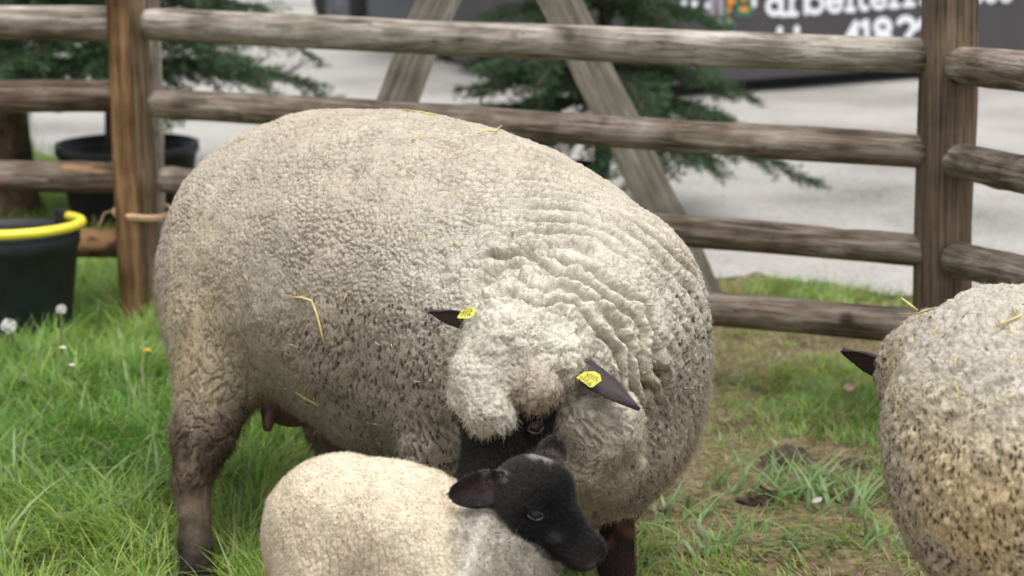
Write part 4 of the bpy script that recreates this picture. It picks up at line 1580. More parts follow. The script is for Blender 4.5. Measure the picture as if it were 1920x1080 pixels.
# ------------------------------------------------------------------ parked car
def build_car():
    w_r, w_f = G(640, 90), G(850, 122)              # where the two near wheels stand
    d = (w_f - w_r); wb = np.linalg.norm(d); d /= wb
    back = np.array([-d[1], d[0], 0.0])
    if back[1] < 0:
        back = -back
    root = empty('parked_car', Vector(w_r))
    tag(root, 'dark blue-grey car parked far behind the fence at the top edge', 'car')
    R = Matrix((Vector(d), Vector(back), Vector((0, 0, 1)))).transposed().to_4x4()
    # body: side profile swept across the width and narrowed at the sill and roof
    k = wb / 2.55
    prof = [(-0.75, 0.30), (-0.80, 0.60), (-0.72, 0.95), (-0.15, 1.05), (0.35, 1.42), (1.35, 1.46), (2.05, 1.05), (2.95, 0.92), (3.22, 0.66), (3.20, 0.32), (2.95, 0.22), (-0.55, 0.22)]
    n = len(prof)
    vs, fs = [], []
    for (yy, ins) in ((0.0, 0.03), (0.10, 0.0), (0.85, 0.0), (1.6, 0.0), (1.7, 0.03)):
        for (x, z) in prof:
            tilt = max(0.0, z - 0.95) * 0.28
            y2 = yy + (tilt if yy < 0.8 else (-tilt if yy > 0.9 else 0))
            vs.append((x * k + (ins if x < 0 else -ins), y2, z))
    for i in range(4):
        for j in range(n):
            fs.append((i * n + j, i * n + (j + 1) % n, (i + 1) * n + (j + 1) % n, (i + 1) * n + j))
    fs.append(tuple(range(n - 1, -1, -1))); fs.append(tuple(4 * n + j for j in range(n)))
    M_P = plain('car paint', (0.06, 0.068, 0.085), 0.25, 0.05, 3, 0)
    body = mesh_obj('body', vs, fs, M_P, smooth=False)
    body.parent = root; body.matrix_local = R
    gl = plain('car glass', (0.02, 0.025, 0.03), 0.05, 0.1, 3, 0)
    for q in ([(0.02, 1.06), (0.40, 1.36), (0.82, 1.38), (0.82, 1.05)], [(0.90, 1.05), (0.90, 1.385), (1.32, 1.39), (1.86, 1.06)]):
        w = mesh_obj('window', [(x * k, -0.006 + max(0, z - 0.95) * 0.28, z) for x, z in q] + [(x * k, 0.02 + max(0, z - 0.95) * 0.28, z) for x, z in q],
                     [(0, 1, 2, 3), (7, 6, 5, 4), (0, 4, 5, 1), (1, 5, 6, 2), (2, 6, 7, 3), (3, 7, 4, 0)], gl, smooth=False)
        w.parent = root; w.matrix_local = R
    ty = plain('tyre rubber', (0.014, 0.014, 0.015), 0.8, 0.2, 40, 0.1)
    rim = plain('rim silver', (0.16, 0.17, 0.19), 0.3, 0.05, 20, 0, 0.6)
    arch = plain('wheel arch shade', (0.006, 0.006, 0.006), 0.9)
    for x in (0.0, wb):
        for yy in (0.06, 1.62):
            o = MB().lathe([(0.20, -0.10), (0.29, -0.11), (0.325, -0.07), (0.325, 0.07), (0.29, 0.11), (0.20, 0.10)], 32).build('wheel', ty, smooth=True)
            o.parent = root
            o.matrix_local = R @ Matrix.Translation((x, yy, 0.325)) @ Matrix.Rotation(math.pi / 2, 4, 'X')
            r2 = MB().lathe([(0.0, 0.09), (0.05, 0.095), (0.06, 0.07), (0.17, 0.075), (0.205, 0.10), (0.21, 0.0)], 32).build('rim', rim, smooth=True)
            r2.parent = o
            if yy > 1:
                r2.scale = (1, 1, -1)
            if yy < 1:
                ar = MB()
                pts = [(x + 0.40 * math.cos(t), -0.008, 0.33 + 0.40 * math.sin(t)) for t in np.linspace(-0.25, math.pi + 0.25, 18)]
                ar.add([(x, -0.008, 0.33)] + pts, [(0, i + 1, i + 2) for i in range(17)])  # flat black disc on the side, painting the shadow inside the arch
                a2 = ar.build('wheel_arch_shade', arch); a2.parent = root; a2.matrix_local = R


build_car()


# ------------------------------------------------------------------ conifers in pots
M_NEEDLE = attr_mat('fir needles', rough=0.55, spec=0.25, trans=0.15)
M_TWIG = plain('fir bark', (0.10, 0.075, 0.055), 0.9, 0.3, 30, 0.5)


def fir(label, px, base_zc, rim_z, height, spread, seed, nwhorl, low, skew=0.0, droop=0.28, dens=1.0):
    r = np.random.default_rng(seed)
    base = W(px, 540, base_zc); base[2] = 0.0
    root = empty('fir_tree', Vector(base))
    tag(root, label, 'fir tree', 'fir trees in pots behind the fence')
    tb = MB().tube([Vector((base[0] + 0.01 * math.sin(k), base[1], rim_z - 0.05 + k * (height - rim_z) / 6)) for k in range(7)], [0.03 * (1 - k / 7) + 0.004 for k in range(7)], 10)
    tr = tb.build('trunk', M_TWIG, smooth=True); keep_world(tr, root)
    br = MB()
    NV, NC = [], []

    def needles(p0, p1, count, ln, shade):
        d = p1 - p0
        L = np.linalg.norm(d)
        d = d / max(L, 1e-6)
        t = r.random(count)
        P = p0 + d * (t * L)[:, None]
        q = r.normal(size=(count, 3)); q -= d * (q @ d)[:, None]
        q[:, 2] *= 0.55
        q /= np.linalg.norm(q, axis=1)[:, None]
        nd = q * 0.85 + d * 0.55 + np.array([0, 0, 0.15])
        nd /= np.linalg.norm(nd, axis=1)[:, None]
        s_ = np.cross(nd, r.normal(size=(count, 3))); s_ /= np.linalg.norm(s_, axis=1)[:, None]
        l_ = ln * (0.7 + 0.6 * r.random(count))[:, None]
        w_ = 0.0017
        v = np.stack([P - s_ * w_, P + s_ * w_, P + nd * l_ + s_ * w_ * 0.5, P + nd * l_ - s_ * w_ * 0.5], 1)
        NV.append(v.reshape(-1, 3))
        c = np.array([0.050, 0.105, 0.046]) * shade * (0.7 + 0.6 * r.random((count, 1)))
        NC.append(np.repeat(c, 4, 0))
    for i in range(nwhorl):
        ft = i / max(1, nwhorl - 1)
        z0 = rim_z + low + ft * (height - rim_z - low) * 0.97
        R0 = spread * (1 - ft) ** 0.8 + 0.05
        nb = 7 if ft < 0.6 else 5
        for kbr in range(nb):
            az = 2 * math.pi * (kbr + 0.37 * i) / nb + r.normal() * 0.2
            Lb_ = R0 * (0.75 + 0.45 * r.random()) * (1 + skew * math.cos(az))
            dirv = np.array([math.cos(az), math.sin(az), 0])
            pts = []
            for s_ in range(9):
                t = s_ / 8
                pts.append(np.array([base[0], base[1], z0]) + dirv * (Lb_ * t) + np.array([0, 0, 0.12 * t * Lb_ - droop * Lb_ * t * t * (1 + 0.4 * r.random())]))
            br.tube([Vector(p) for p in pts], [0.007 * (1 - t / 9) + 0.0015 for t in range(9)], 5)
            side = np.cross(dirv, [0, 0, 1.0])
            shade = 0.7 + 0.7 * r.random()
            ntw = max(6, int(Lb_ / 0.035 * dens))
            for tw in range(ntw):
                t = 0.12 + 0.88 * (tw + r.random() * 0.6) / ntw
                seg = min(7, int(t * 8)); ff = t * 8 - seg
                p = pts[seg] * (1 - ff) + pts[min(8, seg + 1)] * ff
                for sgn in (-1, 1):
                    tl = (0.05 + 0.30 * Lb_ * (1 - t) * (0.6 + 0.6 * r.random())) 
                    dv = dirv * 0.75 + side * sgn * (0.75 + 0.2 * r.normal()) + np.array([0, 0, -0.12 + 0.22 * r.normal()])
                    dv /= np.linalg.norm(dv)
                    e = p + dv * tl + np.array([0, 0, -0.12 * tl])
                    br.tube([Vector(p), Vector(e)], [0.0022, 0.001], 3, False)
                    needles(p, e, max(8, int(tl * 420)), 0.021, shade * (0.8 + 0.4 * r.random()))
            needles(pts[5], pts[8], int(Lb_ * 120), 0.021, shade)
    bo = br.build('branches', M_TWIG, smooth=True); keep_world(bo, root)
    v = np.concatenate(NV); c = np.concatenate(NC)
    q = np.arange(len(v)).reshape(-1, 4)
    cr = mesh_obj('crown', v, q, M_NEEDLE, cols=c, smooth=False)
    keep_world(cr, root)
    cr['kind'] = 'stuff'
    return root


def plant_pot(label, px, zc, rad, hgt):
    c = W(px, 540, zc); c[2] = 0
    root = empty('plant_pot', Vector(c))
    tag(root, label, 'plant pot', 'black plant pots of the fir trees')
    m = plain('pot plastic', (0.012, 0.013, 0.016), 0.45, 0.15, 20, 0.05)
    mb = MB().lathe([(0.0, 0.004), (rad * 0.80, 0.004), (rad * 0.82, 0.02), (rad * 0.965, hgt - 0.04), (rad, hgt - 0.035), (rad, hgt), (rad * 0.96, hgt), (rad * 0.93, hgt - 0.05), (rad * 0.92, hgt - 0.07)], 56)
    o = mb.build('tub', m, smooth=True); keep_world(o, root)
    o.matrix_parent_inverse = Matrix.Identity(4)
    so = MB().lathe([(0.0, hgt - 0.055), (rad * 0.5, hgt - 0.06), (rad * 0.935, hgt - 0.066)], 40).build('soil', plain('pot soil', (0.03, 0.022, 0.016), 0.95, 0.4, 60, 0.8), smooth=True)
    so.parent = root
    return root


def build_firs():
    plant_pot('wide black plant pot on the grass behind the left fence post', 252, 6.95, 0.275, 0.30)
    fir('potted fir behind the left fence post, drooping over a black pot', 225, 6.95, 0.27, 1.75, 0.86, 5, 10, 0.33, droop=0.24, dens=1.4)
    plant_pot('black plant pot under the fir behind the trestle, mostly hidden by the ewe', 1075, 6.9, 0.14, 0.22)
    fir('potted fir behind the trestle, its branches reaching towards the trailer', 1125, 6.9, 0.22, 1.75, 0.66, 8, 12, 0.12, skew=0.0, droop=0.27, dens=1.6)


build_firs()


def build_trunk():
    base = G(18, 405)
    root = empty('tree', Vector(base))
    tag(root, 'shaggy brown tree trunk at the left edge behind the fence', 'tree')
    nz, na = 40, 40
    vs, fs = [], []
    for i in range(nz + 1):
        z = -0.05 + 2.4 * i / nz
        for k in range(na):
            a = 2 * math.pi * k / na
            rr = 0.075 + 0.05 * math.exp(-z / 0.16) + 0.02 * random.random()
            vs.append((base[0] + rr * math.cos(a), base[1] + rr * math.sin(a), z))
    for i in range(nz):
        for k in range(na):
            fs.append((i * na + k, i * na + (k + 1) % na, (i + 1) * na + (k + 1) % na, (i + 1) * na + k))
    bm_ = plain('shaggy bark', (0.13, 0.085, 0.055), 0.95, 0.6, 35, 1.0)
    o = mesh_obj('trunk', vs, fs, bm_); keep_world(o, root)
    # hanging bark fibres
    mb = MB()
    for _ in range(900):
        a = random.uniform(-math.pi, math.pi); z = random.random() ** 1.5 * 1.6
        rr = 0.09 + 0.05 * math.exp(-z / 0.16)
        p = Vector((base[0] + rr * math.cos(a), base[1] + rr * math.sin(a), z))
        q = p + Vector((math.cos(a) * 0.03 + random.gauss(0, 0.01), math.sin(a) * 0.03, -random.uniform(0.05, 0.16)))
        s_ = Vector((-math.sin(a), math.cos(a), 0)) * 0.003
        mb.add([p - s_, p + s_, q], [(0, 1, 2)])
    o = mb.build('bark_fibres', bm_); keep_world(o, root)
    o['kind'] = 'stuff'
    # crown above the frame
    vs, cs = [], []
    r = np.random.default_rng(4)
    n = 9000
    u = r.normal(size=(n, 3)); u /= np.linalg.norm(u, axis=1)[:, None]
    c = np.array([base[0], base[1], 3.1]) + u * (r.random((n, 1)) ** 0.4) * np.array([0.9, 0.9, 0.8])
    d = r.normal(size=(n, 3)); d /= np.linalg.norm(d, axis=1)[:, None]
    s_ = np.cross(d, r.normal(size=(n, 3))); s_ /= np.linalg.norm(s_, axis=1)[:, None]
    v = np.stack([c, c + d * 0.03 + s_ * 0.015, c + d * 0.06, c + d * 0.03 - s_ * 0.015], 1).reshape(-1, 3)
    cr = mesh_obj('crown', v, np.arange(len(v)).reshape(-1, 4), M_NEEDLE, cols=np.repeat(np.array([[0.05, 0.10, 0.03]]) * (0.6 + 0.8 * r.random((n, 1))), 4, 0), smooth=False)
    keep_world(cr, root)


build_trunk()


# ------------------------------------------------------------------ bucket
def build_bucket():
    zc = 5.08
    c = W(30, 540, zc); c[2] = 0.0
    root = empty('bucket', Vector(c))
    tag(root, 'black rubber feed bucket with a yellow handle, beside the left fence post', 'bucket')
    R, H = 0.188, 0.315
    m = plain('black rubber', (0.017, 0.021, 0.025), 0.6, 0.35, 14, 0.08)
    o = MB().lathe([(0, 0.0), (R * 0.76, 0.0), (R * 0.79, 0.012), (R * 0.965, H - 0.045), (R * 1.0, H - 0.04), (R * 1.01, H - 0.012), (R * 0.99, H), (R * 0.955, H), (R * 0.94, H - 0.03), (R * 0.75, 0.02), (0, 0.016)], 64).build('tub', m, smooth=True)
    o.parent = root
    # handle: a yellow hose sleeve lying round the front of the rim
    pts = []
    for k in range(33):
        a = math.radians(-205 + 258 * k / 32)
        lift = 0.018 + 0.012 * math.sin(math.pi * k / 32)
        pts.append(Vector((R * 1.03 * math.cos(a), R * 1.03 * math.sin(a), H - 0.005 + lift)))
    h = MB().tube(pts, 0.0145, 14).build('handle', plain('yellow plastic', (0.86, 0.74, 0.06), 0.4, 0.06, 15, 0.05), smooth=True)
    h.parent = root
    for a in (55, 160):
        t = math.radians(a)
        lug = MB().box((R * 1.0 * math.cos(t), R * 1.0 * math.sin(t), H + 0.008), (0.045, 0.03, 0.05), Matrix.Rotation(t, 3, 'Z'), 0.006).build('lug', m)
        lug.parent = root


build_bucket()


# ------------------------------------------------------------------ twine round the left post
def build_twine():
    cen = on_plane(266, 398, Lb, Lb + np.array([1.0, 0, 0]))
    n = 28
    pts = []
    for k in range(n + 1):
        a = 2 * math.pi * k / n
        pts.append(Vector((cen[0] + 0.083 * math.cos(a) + 0.004, cen[1] + 0.115 * math.sin(a), cen[2] + 0.002 * math.sin(3 * a) - 0.006 * math.cos(a))))
    mb = MB().tube(pts, 0.0065, 8, False)
    mb.tube([Vector(p) + Vector((0, -0.004, 0.008)) for p in pts], 0.006, 8, False)
    e = pts[n // 2]
    mb.tube([e, e + Vector((-0.03, -0.02, -0.005)), e + Vector((-0.045, -0.02, -0.04)), e + Vector((-0.04, -0.02, -0.08))], [0.004, 0.003, 0.003, 0.002], 6)
    tag(mb.build('baling_twine', plain('twine', (0.72, 0.47, 0.30), 0.8, 0.2, 90, 0.5), smooth=True),
        'orange-tan baling twine tied round the left fence post', 'twine')


build_twine()


# ------------------------------------------------------------------ grass
M_GRASS = attr_mat('grass blades', rough=0.38, spec=0.45, trans=0.42)


def blades(X, Y, Z, ln, wd, col, r, bend=0.6, seg=2, flat=None):
    n = len(X)
    fld = fbm(np.stack([X * 5.0, Y * 5.0, 0 * X], 1), 301, 2)
    az = fld * 5.0 + r.normal(size=n) * 0.9
    tilt = np.abs(r.normal(size=n)) * 0.30 + 0.08 if flat is None else flat
    d = np.stack([np.cos(az) * np.sin(tilt), np.sin(az) * np.sin(tilt), np.cos(tilt)], 1)
    h = np.stack([np.cos(az), np.sin(az), np.zeros(n)], 1)
    az2 = az + np.pi / 2 + r.normal(size=n) * 0.5
    s_ = np.stack([np.cos(az2), np.sin(az2), np.zeros(n)], 1)
    P = np.stack([X, Y, Z], 1)
    b_ = bend * (0.4 + 1.0 * r.random(n))
    lv = []
    for k in range(seg + 1):
        t = k / seg
        c = P + d * (ln * t)[:, None] + h * (b_ * ln * t * t * 0.7)[:, None] - np.array([0, 0, 1.0]) * (b_ * ln * t * t * 0.45)[:, None]
        w = wd * (1 - t ** 1.6) * 0.5 + 0.0002
        lv += [c - s_ * w[:, None], c + s_ * w[:, None]]
    v = np.stack(lv, 1).reshape(-1, 3)
    m = (seg + 1) * 2
    base = np.arange(n)[:, None] * m
    f = np.concatenate([base + np.array([[2 * k, 2 * k + 1, 2 * k + 3, 2 * k + 2]]) for k in range(seg)])
    shade = np.linspace(0.8, 1.15, seg + 1)
    c = np.repeat(col, m, 0)
    return v, f, c


def ground_z(X, Y):
    P = np.stack([X, Y, np.zeros_like(X)], 1)
    return np.where((np.abs(X) < 5) & (Y > 1.5) & (Y < 9.5), fbm(P * np.array([1.6, 1.6, 0]) + 3, 3, 3) * 0.014 + fbm(P * np.array([11, 11, 0]), 9, 2) * 0.007 - 0.006, -0.012)


def in_view(X, Y, m=0.25):
    zc = Y * CP + (CAMH - 0.05) * SP
    return (np.abs(X) < zc * 0.291 + m) & (zc > 2.85)


def build_grass():
    r = np.random.default_rng(21)
    VS, FS, CS = [], [], []

    def put(args):
        v, f, c = args
        FS.append(f + sum(len(x) for x in VS)); VS.append(v); CS.append(c)

    def colours(n, X, Y, lush):
        P = np.stack([X * 2.2, Y * 2.2, 0 * X], 1)
        k = np.clip(0.5 + 0.6 * fbm(P, 55, 3) + 0.4 * r.normal(size=n), 0, 1)[:, None]
        a = np.array([0.13, 0.30, 0.04]); b = np.array([0.40, 0.52, 0.12])
        c = a * (1 - k) + b * k
        dead = (r.random(n) < lerp(0.20, 0.04, lush))[:, None]
        c = np.where(dead, np.array([0.42, 0.34, 0.18]) * (0.6 + 0.6 * r.random((n, 1))), c)
        pale = (r.random(n) < 0.10)[:, None]
        return np.where(pale, np.array([0.32, 0.42, 0.20]), c)

    # pen
    n = 330000
    X = r.uniform(-2.2, 2.2, n); Y = r.uniform(2.5, 6.2, n)
    P = np.stack([X * 2.0, Y * 2.0, 0 * X], 1)
    patch = fbm(P + 7, 66, 3)
    lush = sstep(0.30, -0.35, X + 0.25 * patch)
    dens = lerp(np.clip(0.14 + 0.70 * sstep(-0.25, 0.35, patch), 0, 1), 0.62 * np.ones(n), lush)
    # thinner under the fence, by the bucket and at the trodden right side
    zc = Y * CP + (CAMH - 0.05) * SP
    keep = (r.random(n) < dens) & in_view(X, Y) & (Y < pave_y(X) - 0.02)
    hoof = W(370, 1070, 3.33)
    keep &= (np.hypot(X - hoof[0], Y - (hoof[1] - 0.06)) > 0.085)
    X, Y, lush, patch = X[keep], Y[keep], lush[keep], patch[keep]
    n = len(X)
    ln = lerp(0.018 + 0.030 * r.random(n) + 0.02 * np.clip(patch, 0, 1), (0.04 + 0.10 * r.random(n) ** 1.5) * (1 + 0.45 * fbm(np.stack([X * 7, Y * 7, 0 * X], 1), 302, 2)), lush)
    wd = lerp(0.0026, 0.0062, r.random(n) ** 1.5) * lerp(0.85, 1.15, lush)
    put(blades(X, Y, ground_z(X, Y) - 0.004, ln, wd, colours(n, X, Y, lush), r, bend=0.8))
    # beyond the fence, up to the paved yard
    n = 60000
    X = r.uniform(-3.2, 2.5, n); Y = r.uniform(5.0, 9.2, n)
    keep = in_view(X, Y) & (Y < pave_y(X) - 0.03 + 0.08 * r.normal(size=n)) & (r.random(n) < lerp(1.0, 0.45, sstep(-0.6, 0.3, X)))
    X, Y = X[keep], Y[keep]; n = len(X)
    ln = (0.04 + 0.09 * r.random(n)) * lerp(1.0, 0.4, sstep(-0.6, 0.3, X))
    put(blades(X, Y, ground_z(X, Y) - 0.004, ln, lerp(0.003, 0.006, r.random(n)), colours(n, X, Y, np.full(n, 0.8)) * 1.15, r))
    # tufts of broad pale blades on the right
    for (px, py, k, L_) in ((1465, 925, 34, 0.14), (1575, 935, 34, 0.13), (1395, 930, 26, 0.12), (1275, 980, 26, 0.11), (1640, 1030, 22, 0.09), (1330, 1030, 30, 0.09), (1470, 1030, 30, 0.08), (30, 1040, 20, 0.2), (250, 940, 20, 0.18), (60, 900, 14, 0.16)):
        g = G(px, py)
        X = g[0] + r.normal(size=k) * 0.05; Y = g[1] + r.normal(size=k) * 0.05
        c = np.array([0.24, 0.36, 0.14]) * (0.7 + 0.6 * r.random((k, 1)))
        put(blades(X, Y, np.zeros(k), L_ * (0.6 + 0.6 * r.random(k)), 0.006 + 0.004 * r.random(k), c, r, bend=0.9, seg=4, flat=0.25 + 0.6 * r.random(k)))
    # dead stalks and trampled straw lying about on the right
    k = 2600
    X = r.uniform(-0.3, 1.7, k); Y = r.uniform(2.7, 5.3, k)
    c = np.array([0.45, 0.36, 0.20]) * (0.4 + 0.8 * r.random((k, 1)))
    put(blades(X, Y, ground_z(X, Y) + 0.004, 0.03 + 0.08 * r.random(k), 0.0018 + 0.002 * r.random(k), c, r, bend=0.25, flat=1.35 + 0.15 * r.random(k)))
    # blades are grouped by segment count: write each group as quads
    V = np.concatenate(VS); F = np.concatenate(FS); C = np.concatenate(CS)
    g = mesh_obj('grass', V, F, M_GRASS, cols=C)
    tag(g, 'green meadow grass growing in the pen and up to the paved yard', 'grass', kind='stuff')


build_grass()


# ------------------------------------------------------------------ dandelions and daisies
def build_flowers():
    M_ST = plain('flower stem', (0.16, 0.22, 0.08), 0.6, 0.2, 40, 0)
    M_FZ = plain('seed fluff', (0.86, 0.85, 0.82), 0.9, 0.05, 90, 0)
    M_YE = plain('yellow petals', (0.75, 0.50, 0.02), 0.6, 0.1, 50, 0)
    M_WH = plain('white petals', (0.80, 0.80, 0.78), 0.6, 0.05, 50, 0)
    r = random.Random(5)

    def flower(name, label, cat, px, py, zc, kind, rad, lean, group):
        top = Vector(W(px, py, zc))
        foot = Vector((top.x + lean, top.y + 0.01, 0.0))
        root = empty(name, foot)
        tag(root, label, cat, group)
        st = MB().tube([foot, foot.lerp(top, 0.5) + Vector((lean * 0.15, 0, 0.01)), top], [0.0028, 0.0024, 0.002], 7).build('stem', M_ST, smooth=True)
        keep_world(st, root)
        if kind == 'clock':
            mb = MB()
            for _ in range(170):
                v = Vector((r.gauss(0, 1), r.gauss(0, 1), r.gauss(0, 1))).normalized()
                s_ = v.orthogonal().normalized() * 0.0006
                q = top + v * rad * r.uniform(0.85, 1.0)
                mb.add([top - s_, top + s_, q], [(0, 1, 2)])
                for _k in range(6):
                    w = (v + Vector((r.gauss(0, 0.5), r.gauss(0, 0.5), r.gauss(0, 0.5)))).normalized()
                    mb.add([q - s_, q + s_, q + w * rad * 0.28], [(0, 1, 2)])
            h = mb.build('seed_head', M_FZ)
        else:
            mb = MB()
            npet = 60 if kind == 'yellow' else 18
            for i in range(npet):
                a = 2 * math.pi * i / npet
                ring = 1 - 0.7 * ((i % 3) / 3) if kind == 'yellow' else 1
                v = Vector((math.cos(a), math.sin(a), 0.35 + (0.5 if kind == 'yellow' and i % 3 else 0)))
                s_ = Vector((-math.sin(a), math.cos(a), 0)) * rad * 0.14
                q = top + v * rad * ring
                mb.add([top - s_ * 0.4, top + s_ * 0.4, q + s_, q - s_], [(0, 1, 2, 3)])
            h = mb.build('petals', M_YE if kind == 'yellow' else M_WH)
            if kind != 'yellow':
                cb = MB().lathe([(0.0, 0.003), (rad * 0.3, 0.002), (rad * 0.34, 0.0)], 10, top).build('disc', M_YE, smooth=True)
                keep_world(cb, root)
        keep_world(h, root)
    flower('dandelion_clock', 'large white dandelion clock at the left edge below the bucket', 'dandelion', 16, 611, 4.75, 'clock', 0.018, 0.03, 'dandelion clocks in the grass')
    flower('dandelion_clock', 'small white dandelion clock in front of the bucket, right of the larger one', 'dandelion', 115, 580, 4.72, 'clock', 0.012, -0.01, 'dandelion clocks in the grass')
    flower('dandelion', 'yellow dandelion in the grass left of the hind leg', 'dandelion', 276, 660, 4.62, 'yellow', 0.011, -0.01, None)
    flower('daisy', 'small white daisy left of the dandelion, nearer the bucket', 'daisy', 118, 653, 4.6, 'daisy', 0.009, 0.0, 'white daisies in the grass')
    flower('daisy', 'small white daisy in the grass furthest from the bucket', 'daisy', 135, 686, 4.5, 'daisy', 0.008, 0.01, 'white daisies in the grass')


build_flowers()


# ------------------------------------------------------------------ straw caught in the wool
M_STRAW = plain('straw', (0.62, 0.48, 0.20), 0.55, 0.25, 60, 0.1)


def on_beast(b, px, py, lift=0.006, strict=False):
    """where the bearing meets the fleece; a bearing that just misses gives the nearest place beside it"""
    o = np.array([0, 0, CAMH])
    d = W(px, py, 1.0) - o
    d /= np.linalg.norm(d)
    t, best, bt = 2.0, 9.0, 3.4
    for _ in range(70):
        e = float(b.sdf((o + d * t)[None, :].astype(np.float32))[0])
        if e < best:
            best, bt = e, t
        if e < 0.002:
            return o + d * (t - lift)
        t += max(e * 0.9, 0.002)
        if t > 4.6:
            break
    return None if strict else o + d * bt


def build_straw():
    def stalk(label, b, pts, rad, lift=0.006):
        P = [Vector(on_beast(b, x, y, lift)) for (x, y) in pts]
        o = MB().tube(P, [rad] * (len(P) - 1) + [rad * 0.6], 6).build('straw_stalk', M_STRAW, smooth=True)
        tag(o, label, 'straw', 'straw stalks caught in the fleece')
    if EWE is not None:
        stalk('long bent straw stalk hanging on the flank of the ewe', EWE, [(546, 558), (566, 558), (584, 564), (592, 584), (600, 612), (608, 646)], 0.0024)
        stalk('short straw fleck beside the bent stalk on the flank of the ewe', EWE, [(641, 571), (650, 551)], 0.002)
        stalk('straw piece under the belly, just right of the udder', EWE, [(556, 736), (574, 748), (598, 760)], 0.003)
        stalk('thin straw hanging from the belly down towards the back of the lamb', EWE, [(598, 778), (592, 810), (577, 852)], 0.0026, 0.0)
        stalk('curved straw low on the belly, above the middle of the lamb', EWE, [(688, 792), (712, 797), (734, 815), (760, 822)], 0.0018)
        stalk('short thick straw near the bottom of the belly', EWE, [(670, 818), (698, 834)], 0.0028)
        stalk('straw lying along the very top of the back', EWE, [(756, 206), (790, 210), (818, 216)], 0.002, 0.012)
        stalk('straw fleck on the upper back, below the second rail', EWE, [(772, 263), (792, 250)], 0.0018)
        stalk('curled straw standing up from the back where it meets the rail', EWE, [(896, 250), (912, 244), (926, 246), (940, 236)], 0.0018, 0.014)
        stalk('pale straw fleck on the shoulder of the ewe, right of her lower ear', EWE, [(1283, 727), (1305, 728)], 0.0016)
    if EDGE is not None:
        stalk('yellow straw blade sticking out above the sheep at the right edge', EDGE, [(1720, 582), (1704, 570), (1690, 559)], 0.0026, 0.01)
        stalk('long pale straw across the top of the sheep at the right edge', EDGE, [(1752, 578), (1722, 588), (1684, 588)], 0.0014, 0.008)
        stalk('straw stalk on the back of the right sheep beside the frame edge', EDGE, [(1868, 612), (1894, 600), (1918, 590)], 0.002)
    # crumbs
    mb = MB()
    r = random.Random(9)
    for b, box, n in ((EWE, (420, 230, 1150, 520), 26), (EWE, (520, 640, 820, 780), 16), (EDGE, (1690, 570, 1915, 760), 46), (EWE, (1180, 560, 1320, 780), 8)):
        if b is None:
            continue
        for _ in range(n):
            x, y = r.uniform(box[0], box[2]), r.uniform(box[1], box[3])
            a = r.uniform(0, 6.28); l_ = r.uniform(5, 16)
            P = [on_beast(b, x, y, 0.004, True), on_beast(b, x + l_ * math.cos(a), y + l_ * math.sin(a), 0.005, True)]
            if P[0] is None or P[1] is None:
                continue
            if np.linalg.norm(P[0] - P[1]) < 0.06:
                mb.tube([Vector(p) for p in P], r.uniform(0.0007, 0.0013), 4)
    if mb.v:
        tag(mb.build('straw_crumbs', M_STRAW, smooth=True), 'tiny straw crumbs scattered through the fleeces', 'straw', kind='stuff')


build_straw()


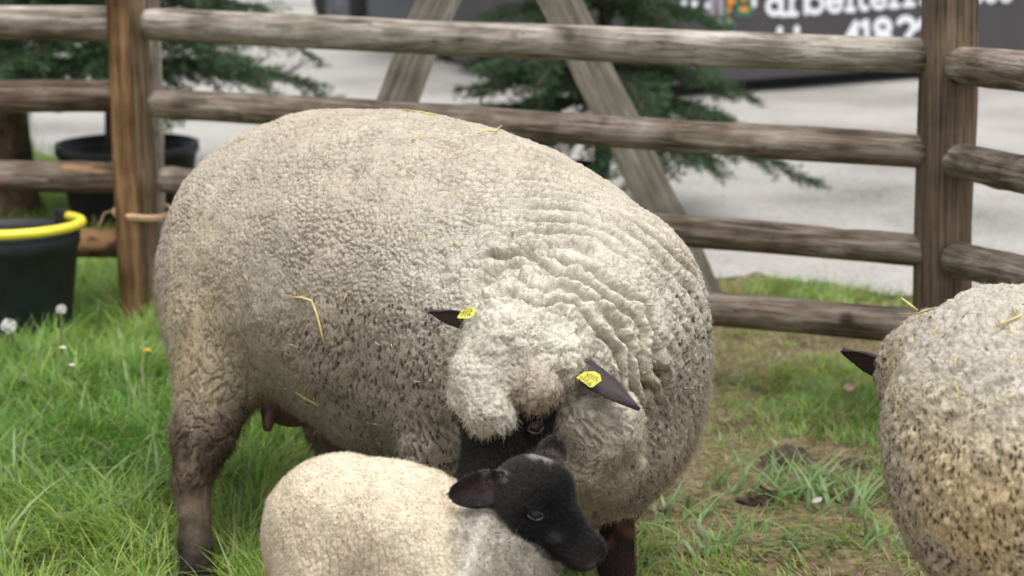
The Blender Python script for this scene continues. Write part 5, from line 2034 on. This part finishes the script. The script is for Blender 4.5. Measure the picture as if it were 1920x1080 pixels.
# ------------------------------------------------------------------ clods and fallen leaves
def build_litter():
    M_CLOD = plain('clod earth', (0.070, 0.047, 0.034), 0.95, 0.35, 40, 0.9)
    for i, (px, py, rad, lab) in enumerate(((1478, 858, 0.046, 'dark brown molehill clod, the largest on the bare ground between the two sheep'),
                                            (1420, 938, 0.030, 'flat brown clod in the grass below the largest clod'),
                                            (1600, 868, 0.022, 'small brown clod close to the sheep at the right edge'))):
        g = G(px, py)
        n, m = 18, 28
        vs, fs = [], []
        for a in range(n + 1):
            ph = math.pi * 0.5 * a / n
            for k in range(m):
                t = 2 * math.pi * k / m
                vs.append((math.cos(ph) * math.cos(t), math.cos(ph) * math.sin(t), math.sin(ph)))
        vs = np.array(vs)
        rr = rad * (1 + 0.35 * fbm(vs * 2.2 + i * 5, 12 + i, 3) + 0.12 * fbm(vs * 9, 3, 2))
        vs = vs * rr[:, None] * np.array([1.25, 1.0, 0.7])
        for a in range(n):
            for k in range(m):
                fs.append((a * m + k, a * m + (k + 1) % m, (a + 1) * m + (k + 1) % m, (a + 1) * m + k))
        o = mesh_obj('earth_clod', vs, fs, M_CLOD, loc=(g[0], g[1], -0.008))
        tag(o, lab, 'clod', 'earth clods on the trodden ground')
    leaves = ((1690, 925, 0.040, (0.15, 0.14, 0.145), 'grey dead leaf on the ground left of the right sheep'),
              (1382, 628, 0.030, (0.42, 0.19, 0.17), 'pinkish fallen leaf under the lowest rail'),
              (1590, 745, 0.018, (0.45, 0.27, 0.22), 'pale pink fallen leaf beside the right sheep'),
              (1532, 958, 0.012, (0.42, 0.38, 0.35), 'small whitish leaf in the grass between the broad tufts'),
              (1440, 940, 0.022, (0.20, 0.15, 0.11), 'curled brown leaf beside the flat clod'),
              (1250, 975, 0.02, (0.24, 0.18, 0.12), 'brown leaf in the grass right of the ewe fore leg'))
    for i, (px, py, rad, colr, lab) in enumerate(leaves):
        g = G(px, py)
        rz = random.random() * 6
        vs, fs = [], []
        nu, nv = 9, 5
        for a in range(nu):
            t = a / (nu - 1)
            w = math.sin(math.pi * min(1, t * 0.95 + 0.04)) ** 0.8 * 0.5
            for k in range(nv):
                q = k / (nv - 1) * 2 - 1
                vs.append(((t - 0.5) * 2.2 * rad, q * w * rad * 1.4, 0.010 + rad * (0.35 * q * q + 0.3 * (t - 0.5) ** 2 + 0.05 * random.random())))
        for a in range(nu - 1):
            for k in range(nv - 1):
                fs.append((a * nv + k, (a + 1) * nv + k, (a + 1) * nv + k + 1, a * nv + k + 1))
        o = mesh_obj('fallen_leaf', vs, fs, plain('leaf %d' % i, colr, 0.7, 0.3, 80, 0.3), loc=(g[0], g[1], 0.012))
        o.rotation_euler = (0.15, -0.2, rz)
        so = o.modifiers.new('thickness', 'SOLIDIFY'); so.thickness = 0.0008
        tag(o, lab, 'leaf', 'fallen leaves on the trodden ground')


build_litter()
